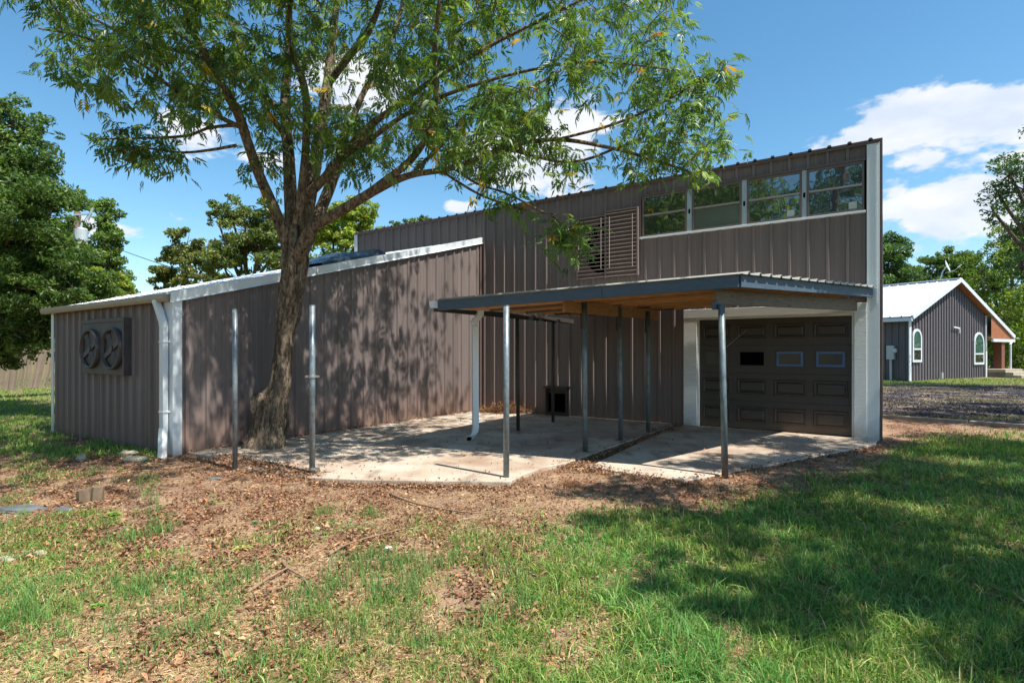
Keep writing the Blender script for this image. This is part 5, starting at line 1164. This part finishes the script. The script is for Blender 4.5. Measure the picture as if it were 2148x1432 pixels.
# litter on the slab: along the annex wall, in the joint, scattered thinly
def along(a, b, n, sp): t = rng.random(n)[:, None]; q = np.array(a)[None, :2]*(1-t)+np.array(b)[None, :2]*t; q += rng.normal(size=(n, 2))*sp; return q
j0, j1 = g(1205, 973), g(1425, 890)
qs = [along(R0+u1*8.42-u2*7.2, R0+u1*8.38, 2600, .055), along(j0, j1, 3400, .055), along(g(1190, 972), g(1260, 982), 500, .10), along(g(1380, 905), g(1400, 900), 300, .10), along(R0+u1*8.3, R0+u1*6.5-u2*.2, 700, .1), along(g(455, 957), g(650, 1000), 2600, .13), along(g(650, 1008), g(1070, 1016), 2200, .06), along(g(1236, 980), g(1440, 1010), 700, .06), along(g(1440, 1008), g(1836, 935), 900, .05)]
nq = 1400; xx_ = rng.uniform(-5, 7, nq); yy_ = rng.uniform(6.3, 13.5, nq); k_ = inpoly(xx_, yy_, SLp) | inpoly(xx_, yy_, SRp); qs.append(np.stack([xx_[k_], yy_[k_]], 1))
q = np.concatenate(qs); x, y = q[:, 0], q[:, 1]; k_ = ~(inpoly(x, y, BLD) | inpoly(x, y, ANX)); x, y = x[k_], y[k_]; on = inpoly(x, y, SLp) | inpoly(x, y, SRp)
zz = np.where(on, .006, gz(x, y)+.01)+.02*rng.random(len(x))**2
V, Fc, cv = flat_bits(x, y, zz, .018+.03*rng.random(len(x)), .010+.014*rng.random(len(x)), colours(len(x), LP[:5]+[(70, 44, 32)], .22), .4, .35); o = npmesh('slab_leaf_litter', V, Fc, M['litter'], None, cv); tag(o, 'dry leaves in the slab joint and along the lean-to wall', 'leaf litter', kind='stuff')
# pile of dry brush in the inner corner, and a dead tuft by the slab
def pile(name, px, py, w, h, n, label, cat, pal, ln=.12):
    p = g(px, py); e = MB(); q = rng.normal(size=(n, 3))*np.array([w, w*.6, h]); q[:, 2] = np.abs(q[:, 2])+.01
    V, Fc, cv = flat_bits(q[:, 0], q[:, 1], q[:, 2], ln*(.4+rng.random(n)), .004+.012*rng.random(n), colours(n, pal, .2), .7, .1); o = npmesh(name, V, Fc, M['litter'], None, cv); o.location = (p.x, p.y, 0 if py < 960 else float(gz(p.x, p.y))); tag(o, label, cat)
pile('brush_pile', 1062, 866, .22, .10, 1500, 'heap of dry brush in the corner under the carport', 'brush pile', [(120, 84, 60), (84, 56, 42), (150, 116, 84)])
pile('brush_pile', 1024, 864, .13, .04, 500, 'small tan wisp of dead grass left of the brush heap', 'brush pile', [(170, 136, 96), (140, 104, 72)])
# dead tuft: upright stems
for (px, py, lab) in ((1195, 1022, 'dead brown tuft in the litter before the slab notch'), (590, 985, 'dry stalks at the curved slab edge by the second pole'), (1010, 1003, 'thin dead stalks before the front slab edge')):
    p = g(px, py, -.05); n = 90 if px == 1195 else 50; x = p.x+rng.normal(size=n)*.06*(1 if px == 1195 else 3); y = p.y+rng.normal(size=n)*.035
    V, Fc, cv = blades(x, y, .06+.09*rng.random(n), .003+.002*rng.random(n), colours(n, [(122, 84, 58), (160, 118, 82)], .2), .6); o = npmesh('dead_tuft', V, Fc, M['litter'], None, cv); tag(o, lab, 'dead grass', kind=None if px == 1195 else 'stuff')
# broad-leaved weeds
def weed(px, py, n, ln, h, lab, pal=((110, 150, 60), (140, 170, 80))):
    p = g(px, py, -.05); zb = float(gz(p.x, p.y)); V = []; Fc = []
    for k in range(n):
        t = 2.4*k+random.random(); el = random.uniform(.1, .8); z = h*k/n; l_ = ln*(1-.4*k/n)*random.uniform(.8, 1.1); c_, s_ = math.cos(t), math.sin(t); wv = l_*.24; n0 = len(V)
        V += [(0, 0, z), (c_*l_*.5-s_*wv, s_*l_*.5+c_*wv, z+l_*.35*el), (c_*l_, s_*l_, z+l_*.3*el), (c_*l_*.5+s_*wv, s_*l_*.5-c_*wv, z+l_*.35*el)]; Fc += [(n0, n0+1, n0+2), (n0, n0+2, n0+3)]
    V = np.array(V); o = npmesh('weed', V, np.array(Fc), M['grass'], None, np.repeat(colours(n, list(pal), .12), 4, axis=0)); o.location = (p.x, p.y, zb); tag(o, lab, 'weed')
weed(447, 1060, 14, .06, .13, 'upright leafy weed in the litter right of the stump')
weed(205, 1050, 16, .07, .18, 'slender weed growing against the stump')
weed(235, 1088, 22, .10, .04, 'spreading weed below the stump')
weed(510, 1155, 20, .10, .02, 'pale rosette weed in the middle left litter', ((150, 165, 80), (170, 180, 100)))
weed(205, 1275, 14, .06, .03, 'small round leafed weed low on the left')
weed(252, 992, 12, .06, .05, 'bright weed below the pale stones', ((150, 180, 60), (130, 170, 60)))
weed(535, 1100, 40, .05, .02, 'grey green mat of weed in the litter below the slab', ((110, 140, 96), (130, 156, 110)))
weed(180, 918, 12, .08, .12, 'weed against the lean-to end wall')
print('tris approx', sum(len(o.data.polygons) for o in bpy.data.objects if o.type == 'MESH'))
